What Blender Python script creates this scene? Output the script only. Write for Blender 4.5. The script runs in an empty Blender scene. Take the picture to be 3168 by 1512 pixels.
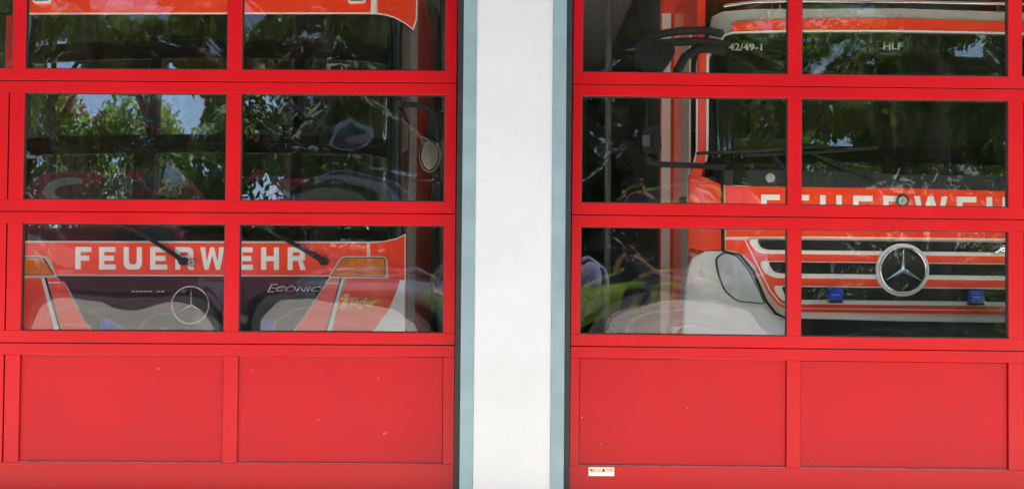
import bpy, bmesh, math, random
from mathutils import Vector, Matrix, noise as mnoise
from mathutils.geometry import tessellate_polygon
random.seed(7)
R = math.radians
sc = bpy.context.scene
col = sc.collection

# ------------------------------------------------------------------ camera
W0, H0, FPX = 3168.0, 1512.0, 2900.0
ZC, YC = 1.2, -4.7
PITCH, ROLL = math.atan(0.024), 0.0082
fwd = Vector((0, math.cos(PITCH), math.sin(PITCH)))
up0 = Vector((0, -math.sin(PITCH), math.cos(PITCH)))
ex = Vector((1, 0, 0))
cam_r = ex * math.cos(ROLL) + up0 * math.sin(ROLL)
cam_u = -ex * math.sin(ROLL) + up0 * math.cos(ROLL)
CAM = Vector((0, YC, ZC))
cd = bpy.data.cameras.new('camera')
cd.sensor_width = 36
cd.lens = 36 * FPX / W0
cd.clip_start, cd.clip_end = 0.05, 500
cam = bpy.data.objects.new('camera', cd)
m3 = Matrix((cam_r, cam_u, -fwd)).transposed()
cam.matrix_world = Matrix.Translation(CAM) @ m3.to_4x4()
col.objects.link(cam)
sc.camera = cam

# ------------------------------------------------------------------ light
SUN_EL, SUN_AZ = R(58), R(2)      # azimuth measured from +X (right) towards +Y (behind the building)
sdir = Vector((math.cos(SUN_EL) * math.cos(SUN_AZ), math.cos(SUN_EL) * math.sin(SUN_AZ), math.sin(SUN_EL)))
wd = bpy.data.worlds.new('World')
sc.world = wd
wd.use_nodes = True
nt = wd.node_tree
bg = nt.nodes['Background']
sky = nt.nodes.new('ShaderNodeTexSky')
sky.sky_type = 'NISHITA'
sky.sun_disc = False
sky.sun_elevation = SUN_EL
sky.sun_rotation = math.atan2(sdir.x, sdir.y)
sky.air_density, sky.dust_density, sky.ozone_density = 1.0, 1.6, 1.0
nt.links.new(sky.outputs[0], bg.inputs[0])
bg.inputs[1].default_value = 0.10
sl = bpy.data.lights.new('sun', 'SUN')
sl.energy, sl.angle, sl.color = 4.6, R(0.5), (1.0, 0.965, 0.915)
so = bpy.data.objects.new('sun', sl)
so.rotation_euler = sdir.to_track_quat('Z', 'Y').to_euler()
col.objects.link(so)
sc.view_settings.view_transform = 'Standard'
sc.view_settings.look = 'None'
sc.view_settings.exposure = 2.60
sc.render.engine = 'CYCLES'
sc.cycles.use_denoising = True
sc.cycles.max_bounces = 8
sc.cycles.diffuse_bounces = 4
sc.cycles.glossy_bounces = 5
sc.cycles.transparent_max_bounces = 20
sc.cycles.caustics_reflective = False
sc.cycles.caustics_refractive = False

# ------------------------------------------------------------------ pixel -> world
def ray(px, py):
    return fwd + cam_r * ((px - W0 / 2) / FPX) + cam_u * ((H0 / 2 - py) / FPX)
def P(px, py, Y=0.0):
    d = ray(px, py)
    return CAM + d * ((Y - YC) / d.y)
def PS(px, py, surf):
    Y = surf(0, 1) if False else 0.9
    for _ in range(8):
        p = P(px, py, Y)
        Y = surf(p.x, p.z)
    return P(px, py, Y)

# ------------------------------------------------------------------ materials
def lin(r, g, b):
    f = lambda c: (c / 255 / 12.92) if c <= 10 else ((c / 255 + 0.055) / 1.055) ** 2.4
    return (f(r), f(g), f(b))
def mat(name, c, rough=0.5, metal=0.0, var=0.0, vscale=3.0, bump=0.0, bscale=60.0, spec=0.5, coat=0.0, c2=None, detail=6.0, dirt=None):
    m = bpy.data.materials.new(name)
    m.use_nodes = True
    n, l = m.node_tree.nodes, m.node_tree.links
    b = n['Principled BSDF']
    b.inputs['Roughness'].default_value = rough
    b.inputs['Metallic'].default_value = metal
    b.inputs['Specular IOR Level'].default_value = spec
    if coat:
        b.inputs['Coat Weight'].default_value = coat
        b.inputs['Coat Roughness'].default_value = 0.06
    b.inputs['Base Color'].default_value = (*c, 1)
    tc = n.new('ShaderNodeTexCoord')
    last = None
    if var or c2:
        nz = n.new('ShaderNodeTexNoise')
        nz.inputs['Scale'].default_value = vscale
        nz.inputs['Detail'].default_value = detail
        l.new(tc.outputs['Object'], nz.inputs['Vector'])
        cr = n.new('ShaderNodeValToRGB')
        cr.color_ramp.elements[0].position, cr.color_ramp.elements[1].position = 0.35, 0.68
        a = c2 if c2 else tuple(x * (1 - var) for x in c)
        e = c if c2 else tuple(min(1, x * (1 + var)) for x in c)
        cr.color_ramp.elements[0].color, cr.color_ramp.elements[1].color = (*a, 1), (*e, 1)
        l.new(nz.outputs['Fac'], cr.inputs[0])
        last = cr.outputs[0]
        rr = n.new('ShaderNodeMapRange')
        rr.inputs[3].default_value, rr.inputs[4].default_value = max(0, rough - 0.07), min(1, rough + 0.1)
        l.new(nz.outputs['Fac'], rr.inputs[0])
        l.new(rr.outputs[0], b.inputs['Roughness'])
    if dirt:                                  # (colour, scale, threshold): small chips and flecks
        nz = n.new('ShaderNodeTexNoise')
        nz.inputs['Scale'].default_value = dirt[1]
        nz.inputs['Detail'].default_value = 2
        l.new(tc.outputs['Object'], nz.inputs['Vector'])
        cr = n.new('ShaderNodeValToRGB')
        cr.color_ramp.elements[0].position, cr.color_ramp.elements[1].position = dirt[2], dirt[2] + 0.02
        cr.color_ramp.elements[0].color, cr.color_ramp.elements[1].color = (0, 0, 0, 1), (1, 1, 1, 1)
        l.new(nz.outputs['Fac'], cr.inputs[0])
        mx = n.new('ShaderNodeMix')
        mx.data_type = 'RGBA'
        l.new(cr.outputs[0], mx.inputs[0])
        if last: l.new(last, mx.inputs[6])
        else: mx.inputs[6].default_value = (*c, 1)
        mx.inputs[7].default_value = (*dirt[0], 1)
        last = mx.outputs[2]
    if last: l.new(last, b.inputs['Base Color'])
    if bump:
        nz = n.new('ShaderNodeTexNoise')
        nz.inputs['Scale'].default_value = bscale
        nz.inputs['Detail'].default_value = 4
        l.new(tc.outputs['Object'], nz.inputs['Vector'])
        bp = n.new('ShaderNodeBump')
        bp.inputs['Strength'].default_value = bump
        bp.inputs['Distance'].default_value = 0.01
        l.new(nz.outputs['Fac'], bp.inputs['Height'])
        l.new(bp.outputs[0], b.inputs['Normal'])
    return m
def glass(name, base, tint=(1, 1, 1), rough=0.0, dust=0.0, power=5.0):
    """thin clear sheet: transparent + mirror reflection rising towards grazing angles, a little dust"""
    m = bpy.data.materials.new(name)
    m.use_nodes = True
    n, l = m.node_tree.nodes, m.node_tree.links
    n.remove(n['Principled BSDF'])
    out = n['Material Output']
    tr = n.new('ShaderNodeBsdfTransparent'); tr.inputs[0].default_value = (*tint, 1)
    gl = n.new('ShaderNodeBsdfGlossy'); gl.inputs['Roughness'].default_value = rough
    gl.inputs[0].default_value = (0.97, 0.99, 1, 1)
    lw = n.new('ShaderNodeLayerWeight')
    pw = n.new('ShaderNodeMath'); pw.operation = 'POWER'; pw.inputs[1].default_value = power
    l.new(lw.outputs['Facing'], pw.inputs[0])
    mr = n.new('ShaderNodeMapRange'); mr.inputs[3].default_value = base; mr.inputs[4].default_value = 1.0
    l.new(pw.outputs[0], mr.inputs[0])
    mx = n.new('ShaderNodeMixShader')
    l.new(mr.outputs[0], mx.inputs[0]); l.new(tr.outputs[0], mx.inputs[1]); l.new(gl.outputs[0], mx.inputs[2])
    res = mx.outputs[0]
    if dust:
        tc = n.new('ShaderNodeTexCoord')
        mp = n.new('ShaderNodeMapping'); mp.inputs['Scale'].default_value = (7, 7, 2.2)
        l.new(tc.outputs['Object'], mp.inputs[0])
        nz = n.new('ShaderNodeTexNoise'); nz.inputs['Scale'].default_value = 2.5; nz.inputs['Detail'].default_value = 9
        nz.inputs['Roughness'].default_value = 0.7
        l.new(mp.outputs[0], nz.inputs['Vector'])
        r2 = n.new('ShaderNodeMapRange')
        r2.inputs[1].default_value, r2.inputs[2].default_value = 0.38, 0.85
        r2.inputs[3].default_value, r2.inputs[4].default_value = 0.0, dust
        l.new(nz.outputs['Fac'], r2.inputs[0])
        df = n.new('ShaderNodeBsdfDiffuse'); df.inputs[0].default_value = (0.55, 0.53, 0.48, 1)
        m2 = n.new('ShaderNodeMixShader')
        l.new(r2.outputs[0], m2.inputs[0]); l.new(res, m2.inputs[1]); l.new(df.outputs[0], m2.inputs[2])
        res = m2.outputs[0]
    l.new(res, out.inputs[0])
    return m

M = {}
M['door'] = mat('door_red_paint', (0.39, 0.0026, 0.0060), 0.38, var=0.05, vscale=2.2, bump=0.03, bscale=140, spec=0.24, dirt=((0.8, 0.55, 0.5), 55, 0.80))
M['panel'] = mat('door_panel_red', (0.355, 0.0032, 0.0075), 0.46, var=0.05, vscale=2.6, bump=0.05, bscale=9, spec=0.22, dirt=((0.75, 0.5, 0.45), 48, 0.795))
M['gasket'] = mat('black_gasket', (0.010, 0.010, 0.010), 0.6)
M['groove'] = mat('joint_dark', (0.03, 0.004, 0.005), 0.8)
M['rubber'] = mat('rubber_seal', (0.018, 0.020, 0.023), 0.62, var=0.25, vscale=14, dirt=((0.25, 0.25, 0.25), 60, 0.80))
M['ledge'] = mat('dusty_ledge', (0.20, 0.12, 0.115), 0.8, var=0.3, vscale=20)
M['plaster'] = mat('white_plaster', (0.435, 0.452, 0.474), 0.9, var=0.045, vscale=2.2, bump=0.25, bscale=120, spec=0.2, dirt=((0.50, 0.46, 0.40), 75, 0.79))
M['jamb'] = mat('blue_grey_paint', (0.150, 0.226, 0.256), 0.6, var=0.09, vscale=7, bump=0.12, bscale=90, dirt=((0.16, 0.22, 0.25), 70, 0.76))
M['concrete'] = mat('garage_concrete', (0.68, 0.67, 0.65), 0.6, var=0.12, vscale=1.5)
M['ceil'] = mat('white_ceiling', (0.82, 0.82, 0.80), 0.9)
M['inwall'] = mat('garage_wall', (0.30, 0.30, 0.28), 0.9, var=0.06, vscale=1)
M['roofing'] = mat('roof_sheet', (0.35, 0.35, 0.35), 0.8)
M['paving'] = mat('forecourt_paving', (0.54, 0.50, 0.44), 0.9, c2=(0.44, 0.405, 0.355), vscale=9, bump=0.4, bscale=90)
M['asphalt'] = mat('asphalt', (0.05, 0.05, 0.051), 0.85, var=0.3, vscale=8, bump=0.4, bscale=120)
M['lawn'] = mat('lawn', (0.07, 0.13, 0.025), 0.9, c2=(0.04, 0.08, 0.015), vscale=2, bump=0.5)
M['kerb'] = mat('kerb_stone', (0.36, 0.35, 0.33), 0.85, var=0.15)
M['pane'] = glass('door_pane', 0.043, (0.99, 1.0, 0.995), dust=0.010)
M['wind'] = glass('windscreen_glass', 0.17, (0.50, 0.54, 0.53))
M['wind2'] = glass('windscreen_glass_dark', 0.09, (0.45, 0.48, 0.47))
M['cabglass'] = glass('car_glass', 0.12, (0.25, 0.27, 0.27))
M['tred'] = mat('truck_red', (1.0, 0.050, 0.011), 0.32, var=0.03, spec=0.4, coat=0.4)
M['tred2'] = mat('truck_red_shaded', (0.42, 0.012, 0.008), 0.35, coat=0.3)  # truck red darkened, shade put into the colour of set-back parts
M['cream'] = mat('cream_trim', (0.86, 0.82, 0.76), 0.45, var=0.04)
M['tgrey'] = mat('truck_light_grey', (0.84, 0.84, 0.82), 0.35, var=0.03, coat=0.3)
M['mgrey'] = mat('mid_grey', (0.42, 0.41, 0.37), 0.5, var=0.05)
M['black'] = mat('black_plastic', (0.009, 0.010, 0.011), 0.5, var=0.2, vscale=20, spec=0.16)
M['dark'] = mat('cab_dark', (0.02, 0.021, 0.023), 0.8, var=0.2)
M['dash'] = mat('dashboard', (0.06, 0.06, 0.062), 0.7, var=0.2, vscale=6)
M['chrome'] = mat('chrome', (0.82, 0.83, 0.84), 0.12, metal=1.0)
M['chromed'] = mat('dark_chrome', (0.42, 0.43, 0.45), 0.2, metal=1.0)
M['letter'] = mat('letter_grey', (0.84, 0.82, 0.78), 0.5, var=0.04)
M['yellow'] = mat('yellow_letter', (1.0, 0.60, 0.05), 0.5)
M['paper'] = mat('paper', (0.68, 0.68, 0.66), 0.8)
M['lime'] = mat('lime_note', (0.42, 0.55, 0.02), 0.7)
M['white'] = mat('sticker_white', (0.78, 0.78, 0.75), 0.5)
M['orange'] = mat('sticker_orange', (0.75, 0.22, 0.02), 0.5)
M['ink'] = mat('ink', (0.08, 0.07, 0.07), 0.7)
M['shutter'] = mat('shutter_grey', (0.055, 0.058, 0.056), 0.5)
M['tyre'] = mat('tyre', (0.018, 0.018, 0.018), 0.9, bump=0.3)
M['amber'] = mat('amber_lens', (0.66, 0.15, 0.004), 0.18, var=0.25, vscale=10, coat=0.6)
M['lensblue'] = mat('blue_lens', (0.015, 0.045, 0.42), 0.15, var=0.3, vscale=24, coat=0.7)
M['lamp'] = mat('headlamp_lens', (0.50, 0.53, 0.54), 0.16, var=0.08, vscale=5, coat=0.8)
M['wood'] = mat('bark', (0.10, 0.075, 0.05), 0.9, var=0.3, vscale=8, bump=0.6, bscale=18)
def honey(name, c1, c2, scale):
    m = bpy.data.materials.new(name); m.use_nodes = True
    n, l = m.node_tree.nodes, m.node_tree.links
    b = n['Principled BSDF']; b.inputs['Roughness'].default_value = 0.5; b.inputs['Specular IOR Level'].default_value = 0.15
    tc = n.new('ShaderNodeTexCoord')
    mp = n.new('ShaderNodeMapping'); mp.inputs['Scale'].default_value = (1.0, 0, 1.0)
    l.new(tc.outputs['Object'], mp.inputs[0])
    v = n.new('ShaderNodeTexVoronoi'); v.feature = 'DISTANCE_TO_EDGE'
    v.inputs['Scale'].default_value = scale; v.inputs['Randomness'].default_value = 0.12
    l.new(mp.outputs[0], v.inputs['Vector'])
    cr = n.new('ShaderNodeValToRGB')
    cr.color_ramp.elements[0].position, cr.color_ramp.elements[1].position = 0.10, 0.16
    cr.color_ramp.elements[0].color, cr.color_ramp.elements[1].color = (*c1, 1), (*c2, 1)
    l.new(v.outputs['Distance'], cr.inputs[0]); l.new(cr.outputs[0], b.inputs['Base Color'])
    return m
M['mesh'] = honey('grille_honeycomb', (0.012, 0.0125, 0.0135), (0.006, 0.006, 0.007), 50)

# ------------------------------------------------------------------ object helpers
def tag(o, label=None, cat=None, group=None, kind=None):
    for k, v in (('label', label), ('category', cat), ('group', group), ('kind', kind)):
        if v: o[k] = v
    return o
def empty(name, loc, label=None, cat=None, group=None, rot=(0, 0, 0)):
    o = bpy.data.objects.new(name, None)
    o.empty_display_size = 0.1
    o.location = loc; o.rotation_euler = rot
    col.objects.link(o)
    return tag(o, label, cat, group)
def link(name, bm, mats, parent=None, smooth=None, local=True):
    """bm in world coordinates (or in the parent's own if local=False) -> mesh object"""
    bmesh.ops.recalc_face_normals(bm, faces=bm.faces[:])
    me = bpy.data.meshes.new(name)
    bm.to_mesh(me); bm.free()
    for m in (mats if isinstance(mats, (list, tuple)) else [mats]): me.materials.append(m)
    if smooth is not None:
        me.polygons.foreach_set('use_smooth', [True] * len(me.polygons))
        if smooth < 180: me.set_sharp_from_angle(angle=R(smooth))
    o = bpy.data.objects.new(name, me)
    col.objects.link(o)
    if parent:
        o.parent = parent
        if local: o.matrix_parent_inverse = world_of(parent).inverted()
    return o
def world_of(o):
    m = Matrix.LocRotScale(o.location, o.rotation_euler, o.scale)
    return (world_of(o.parent) @ o.matrix_parent_inverse @ m) if o.parent else m
def addbox(bm, x0, x1, y0, y1, z0, z1, mi=0, bev=0.0):
    r = bmesh.ops.create_cube(bm, size=1)
    vs = r['verts']
    for v in vs:
        v.co = Vector(((x0 + x1) / 2 + v.co.x * (x1 - x0), (y0 + y1) / 2 + v.co.y * (y1 - y0), (z0 + z1) / 2 + v.co.z * (z1 - z0)))
    fs = {f for v in vs for f in v.link_faces}
    for f in fs: f.material_index = mi
    if bev:
        es = list({e for v in vs for e in v.link_edges})
        bmesh.ops.bevel(bm, geom=es, offset=bev, segments=1, affect='EDGES', profile=0.5)
def box(name, x0, x1, y0, y1, z0, z1, m, parent=None, bev=0.0):
    bm = bmesh.new(); addbox(bm, x0, x1, y0, y1, z0, z1, 0, bev)
    return link(name, bm, m, parent)
def addtube(bm, pts, r, seg=8, mi=0, r1=None, cap=True):
    pts = [Vector(p) for p in pts]
    rings = []
    for i, p in enumerate(pts):
        t = (pts[min(i + 1, len(pts) - 1)] - pts[max(i - 1, 0)]).normalized()
        a = t.orthogonal().normalized() if i == 0 else (rings_a - t * rings_a.dot(t)).normalized()
        rings_a = a
        b = t.cross(a)
        rad = r if r1 is None else r + (r1 - r) * i / (len(pts) - 1)
        rings.append([bm.verts.new(p + (a * math.cos(2 * math.pi * k / seg) + b * math.sin(2 * math.pi * k / seg)) * rad) for k in range(seg)])
    for i in range(len(rings) - 1):
        for k in range(seg):
            f = bm.faces.new((rings[i][k], rings[i][(k + 1) % seg], rings[i + 1][(k + 1) % seg], rings[i + 1][k])); f.material_index = mi; f.smooth = True
    if cap:
        for rg in (rings[0], rings[-1]):
            try: bm.faces.new(rg).material_index = mi
            except ValueError: pass
def tube(name, pts, r, m, parent=None, seg=8, r1=None):
    bm = bmesh.new(); addtube(bm, pts, r, seg, 0, r1)
    return link(name, bm, m, parent, smooth=50)
def rnd(poly, rad, seg=5):
    """round the corners of a 2-D polygon; rad = one number or one per corner"""
    out, n = [], len(poly)
    for i, p in enumerate(poly):
        r = rad[i] if isinstance(rad, (list, tuple)) else rad
        p = Vector(p); a = Vector(poly[i - 1]); b = Vector(poly[(i + 1) % n])
        if r <= 0: out.append(tuple(p)); continue
        r = min(r, (a - p).length * 0.48, (b - p).length * 0.48)
        s, e = p + (a - p).normalized() * r, p + (b - p).normalized() * r
        for k in range(seg + 1):
            t = k / seg
            out.append(tuple(s * (1 - t) ** 2 + p * 2 * t * (1 - t) + e * t * t))
    return out
def circ(cx, cy, r, n=40, ry=None):
    return [(cx + r * math.cos(2 * math.pi * k / n), cy + (ry or r) * math.sin(2 * math.pi * k / n)) for k in range(n)]
def front(name, polys, surf, proud, m, parent, thick=0.02, step=90, mi=0, bm=None, holes=None, bev=0):
    """outlines in photograph pixels laid on a truck's real front surface, given thickness; polys: one outline or several (letters of one word)"""
    own = bm is None
    if own: bm = bmesh.new()
    if isinstance(polys[0][0], (int, float)): polys = [polys]
    for poly in polys:
        b2 = bmesh.new()
        loops = [poly] + (holes or [])
        flat = [Vector((x, y, 0)) for lp in loops for x, y in lp]
        tris = tessellate_polygon([[Vector((x, y, 0)) for x, y in lp] for lp in loops])
        vs = [b2.verts.new(v) for v in flat]
        for t in tris:
            try: b2.faces.new([vs[i] for i in t])
            except ValueError: pass
        bmesh.ops.remove_doubles(b2, verts=b2.verts[:], dist=1e-4)
        bmesh.ops.dissolve_limit(b2, angle_limit=R(1), verts=b2.verts[:], edges=b2.edges[:])
        xs = [v.co.x for v in b2.verts]; ys = [v.co.y for v in b2.verts]
        for ax, (lo, hi) in enumerate(((min(xs), max(xs)), (min(ys), max(ys)))):
            st = step if ax == 0 else step * 1.6
            k = math.ceil(lo / st) * st
            while k < hi:
                if k > lo + 2 and k < hi - 2:
                    no = Vector((1, 0, 0)) if ax == 0 else Vector((0, 1, 0))
                    bmesh.ops.bisect_plane(b2, geom=b2.verts[:] + b2.edges[:] + b2.faces[:], plane_co=no * k, plane_no=no)
                k += st
        bmesh.ops.triangulate(b2, faces=[f for f in b2.faces if len(f.verts) > 4])
        b2.verts.index_update()
        F, B = {}, {}
        for v in b2.verts:
            w = PS(v.co.x, v.co.y, surf)
            F[v.index] = bm.verts.new(w + Vector((0, -proud, 0)))
            B[v.index] = bm.verts.new(w + Vector((0, -proud + thick, 0)))
        for f in b2.faces:
            ff = bm.faces.new([F[v.index] for v in f.verts]); ff.material_index = mi; ff.smooth = True
            bm.faces.new([B[v.index] for v in reversed(f.verts)]).material_index = mi
        for e in b2.edges:
            if len(e.link_faces) == 1:
                a, c = e.verts
                bm.faces.new((F[a.index], F[c.index], B[c.index], B[a.index])).material_index = mi
        b2.free()
    if own: return link(name, bm, m, parent, smooth=35)
def text_mesh(s, size=1.0, bold=0.0, shear=0.0, spacing=1.0):
    cu = bpy.data.curves.new('text', 'FONT')
    cu.body = s; cu.size = size; cu.offset = bold; cu.shear = shear; cu.space_character = spacing
    cu.resolution_u = 4
    o = bpy.data.objects.new('text', cu); col.objects.link(o)
    dg = bpy.context.evaluated_depsgraph_get()
    me = bpy.data.meshes.new_from_object(o.evaluated_get(dg))
    bpy.data.objects.remove(o); bpy.data.curves.remove(cu)
    return me
def front_text(name, s, x0, x1, y0, y1, surf, proud, m, parent, thick=0.004, bold=0.0, shear=0.0, spacing=1.0, slope=0.0):
    """word s filling the pixel box, laid on the surface"""
    me = text_mesh(s, 1.0, bold, shear, spacing)
    bm = bmesh.new(); bm.from_mesh(me); bpy.data.meshes.remove(me)
    bmesh.ops.remove_doubles(bm, verts=bm.verts[:], dist=1e-5)
    xs = [v.co.x for v in bm.verts]; ys = [v.co.y for v in bm.verts]
    lx, hx, ly, hy = min(xs), max(xs), min(ys), max(ys)
    for v in bm.verts:
        px = x0 + (v.co.x - lx) / (hx - lx) * (x1 - x0)
        py = y1 - (v.co.y - ly) / (hy - ly) * (y1 - y0) + slope * (px - x0)
        v.co = PS(px, py, surf) + Vector((0, -proud, 0))
    r = bmesh.ops.extrude_face_region(bm, geom=bm.faces[:])
    for v in r['geom']:
        if isinstance(v, bmesh.types.BMVert): v.co.y += thick
    return link(name, bm, m, parent)

# ------------------------------------------------------------------ ground (setting)
def sheet(name, x0, x1, y0, y1, z, m):
    bm = bmesh.new()
    bm.faces.new([bm.verts.new(p) for p in ((x0, y0, z), (x1, y0, z), (x1, y1, z), (x0, y1, z))])
    return tag(link(name, bm, m), kind='structure')
sheet('ground', -300, 300, -300, 300, -0.02, M['lawn'])
sheet('road', -60, 60, -10.0, -5.4, -0.008, M['asphalt'])
sheet('forecourt', -30, 30, -5.4, 0.05, 0.0, M['paving'])
sheet('road_marking', -30, 30, -3.80, -3.68, 0.004, M['white'])
sheet('road_marking', -30, 30, -2.66, -2.58, 0.004, M['white'])
sheet('garage_floor', -9, 9, 0.05, 12, 0.004, M['concrete'])

# ------------------------------------------------------------------ the fire station (walls, pillar, jambs, roof)
st = empty('fire_station', (0, 0, 0), 'white plastered fire station wall with a pillar between two red garage doors', 'building')
YP = -0.12                                  # front of the pillar
pl = [P(1474, 0, YP).x, P(1463, 1512, YP).x]
XL, XR = P(1470, 756, YP).x, P(1706.5, 756, YP).x
JW = 0.068
bm = bmesh.new()
addbox(bm, XL, XR, YP, 0.35, 0, 4.7)
bmesh.ops.subdivide_edges(bm, edges=bm.edges[:], cuts=0)
link('pillar', bm, M['plaster'], st)
LDR = P(1410.5, 756, 0).x                     # right edge of the left door
RDL = P(1766, 756, 0).x
def ragged(bm, x0, x1, side):
    """jamb strip with a slightly uneven painted edge against the plaster"""
    n = 160; zs = [4.7 * k / n for k in range(n + 1)]
    j = [0.0016 * mnoise.noise(Vector((side * 7.1, z * 9, 0))) + 0.0016 * mnoise.noise(Vector((3.3, z * 47, side))) for z in zs]
    fr = []
    for z, d in zip(zs, j):
        a, b = (x0, x1 + d) if side < 0 else (x0 + d, x1)
        fr.append([bm.verts.new((a, YP - 0.003, z)), bm.verts.new((b, YP - 0.003, z)), bm.verts.new((b, 0.3, z)), bm.verts.new((a, 0.3, z))])
    for p, q in zip(fr, fr[1:]):
        for k in range(4): bm.faces.new((p[k], p[(k + 1) % 4], q[(k + 1) % 4], q[k]))
    bm.faces.new(fr[0]); bm.faces.new(list(reversed(fr[-1])))
JLx = P(1428.5, 756, YP).x; JRx = P(1748.5, 756, YP).x
bm = bmesh.new(); ragged(bm, JLx, XL - 0.0005, -1); link('door_jamb', bm, M['jamb'], st)
bm = bmesh.new(); ragged(bm, XR + 0.0005, JRx, 1); link('door_jamb', bm, M['jamb'], st)
for a, b in ((LDR + 0.002, JLx + 0.03), (JRx - 0.03, RDL - 0.002)):
    box('rubber_seal', a, b, -0.02, 0.06, 0, 3.5, M['rubber'], st)
# outer pillars, lintel, roof, interior walls
LDL, RDR = LDR - 3.37, RDL + 3.37
box('wall', LDL - 1.6, LDL - 0.05, YP, 0.35, 0, 4.7, M['plaster'], st)
box('wall', RDR + 0.05, RDR + 1.6, YP, 0.35, 0, 4.7, M['plaster'], st)
box('lintel', LDL - 0.049, XL - 0.07, YP + 0.01, 0.35, 3.5, 4.7, M['plaster'], st)
box('lintel', XR + 0.07, RDR + 0.049, YP + 0.01, 0.35, 3.5, 4.7, M['plaster'], st)
box('roof', LDL - 2, RDR + 2, -0.125, 0.36, 4.71, 4.85, M['roofing'], st)
box('roof', LDL - 2, RDR + 2, 0.58, 12.3, 4.71, 4.85, M['roofing'], st)
box('added_rooflight', LDL - 2, RDR + 2, 0.361, 0.579, 4.80, 4.806, M['pane'], st)  # unseen glazed roof slot, added to brighten the engine fronts
box('bounce_ceiling', LDL - 1.29, RDR + 1.29, 0.58, 11.9, 3.62, 3.70, M['ceil'], st)  # lowered white ceiling, added to bounce daylight onto the engines
box('side_wall', LDL - 1.6, LDL - 1.3, 0.351, 12, 0, 4.7, M['inwall'], st)
box('side_wall', RDR + 1.3, RDR + 1.6, 0.351, 12, 0, 4.7, M['inwall'], st)
box('rear_wall', LDL - 1.6, RDR + 1.6, 12.001, 12.25, 0, 4.7, M['inwall'], st)

# ------------------------------------------------------------------ sectional doors
ZROW = [0.05] + [P(1584, y, 0).z for y in (1070.5, 664.5, 260.5, -146)] 
ZROW.append(ZROW[-1] + 0.655)
rng = random.Random(11)
def pane_mesh(x0, x1, z0, z1, y, bow, inner, seed, nu=60, nv=34):
    """two thin plastic sheets of one insulated pane, each bowed and warped; bow = (a11, a21, a31, a12, a22)"""
    bm = bmesh.new()
    for sheet_i, (yy, cf) in enumerate(((y, bow), (y + 0.012, inner))):
        g = []
        for i in range(nu + 1):
            u = i / nu; rowv = []
            for j in range(nv + 1):
                v = j / nv
                su, sv = math.sin(math.pi * u), math.sin(math.pi * v)
                w = cf[0] * su * sv + cf[1] * math.sin(2 * math.pi * u) * sv + cf[2] * math.sin(3 * math.pi * u) * sv \
                    + cf[3] * su * math.sin(2 * math.pi * v) + cf[4] * math.sin(2 * math.pi * u) * math.sin(2 * math.pi * v)
                edge = (su * sv) ** 0.5
                w += (0.0030 if cf[0] * cf[0] > 1e-4 else 0.0012) * edge * mnoise.noise(Vector((u * 3.0 + seed, v * 1.7 + sheet_i * 5, seed * 1.7)))
                w += (0.00075 if cf[0] * cf[0] > 1e-4 else 0.0004) * edge * mnoise.noise(Vector((u * 9 + seed, v * 5.5, 4 + sheet_i * 5)))
                rowv.append(bm.verts.new((x0 + (x1 - x0) * u, yy - w, z0 + (z1 - z0) * v)))
            g.append(rowv)
        for i in range(nu):
            for j in range(nv):
                f = bm.faces.new((g[i][j], g[i + 1][j], g[i + 1][j + 1], g[i][j + 1])); f.smooth = True
    me = bpy.data.meshes.new('window_pane')
    bm.to_mesh(me); bm.free()
    me.materials.append(M['pane'])
    return me
LX = lambda px: P(px, 756, 0).x
# warp of each visible pane: (door, row, column) -> outer, inner
WARP = {
 ('L', 1, 1): ((0.021, 0.001, 0.008, 0.000, 0), (0.004, 0, 0, 0, 0)),
 ('L', 1, 2): ((0.024, 0.003, 0.001, 0, 0), (0.008, 0, 0.002, 0, 0)),
 ('L', 2, 1): ((0.012, -0.005, 0.004, 0.004, 0.002), (-0.021, 0.005, -0.003, 0.004, 0)),
 ('L', 2, 2): ((0.018, 0.004, 0, 0.004, 0), (-0.023, 0.005, 0.004, -0.006, 0.002)),
 ('L', 3, 1): ((0.015, 0.001, 0.003, 0, 0), (0.006, 0.002, 0, 0, 0)),
 ('L', 3, 2): ((0.014, 0, 0, 0, 0), (-0.004, 0, 0, 0, 0)),
 ('R', 1, 1): ((0.024, 0, 0, 0, 0), (0.006, 0, 0, 0, 0)),
 ('R', 1, 2): ((0.001, 0, 0, 0, 0), (0.0012, 0, 0, 0, 0)),
 ('R', 2, 1): ((0.012, 0, 0.002, 0, 0), (0.005, 0, 0, 0, 0)),
 ('R', 2, 2): ((0.003, 0, 0, 0.001, 0), (0.001, 0, 0, 0, 0)),
 ('R', 3, 1): ((0.013, 0.002, 0, 0, 0), (0.004, 0, 0, 0, 0)),
 ('R', 3, 2): ((0.006, 0.001, 0, 0, 0), (0.002, 0, 0, 0, 0)),
}
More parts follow.
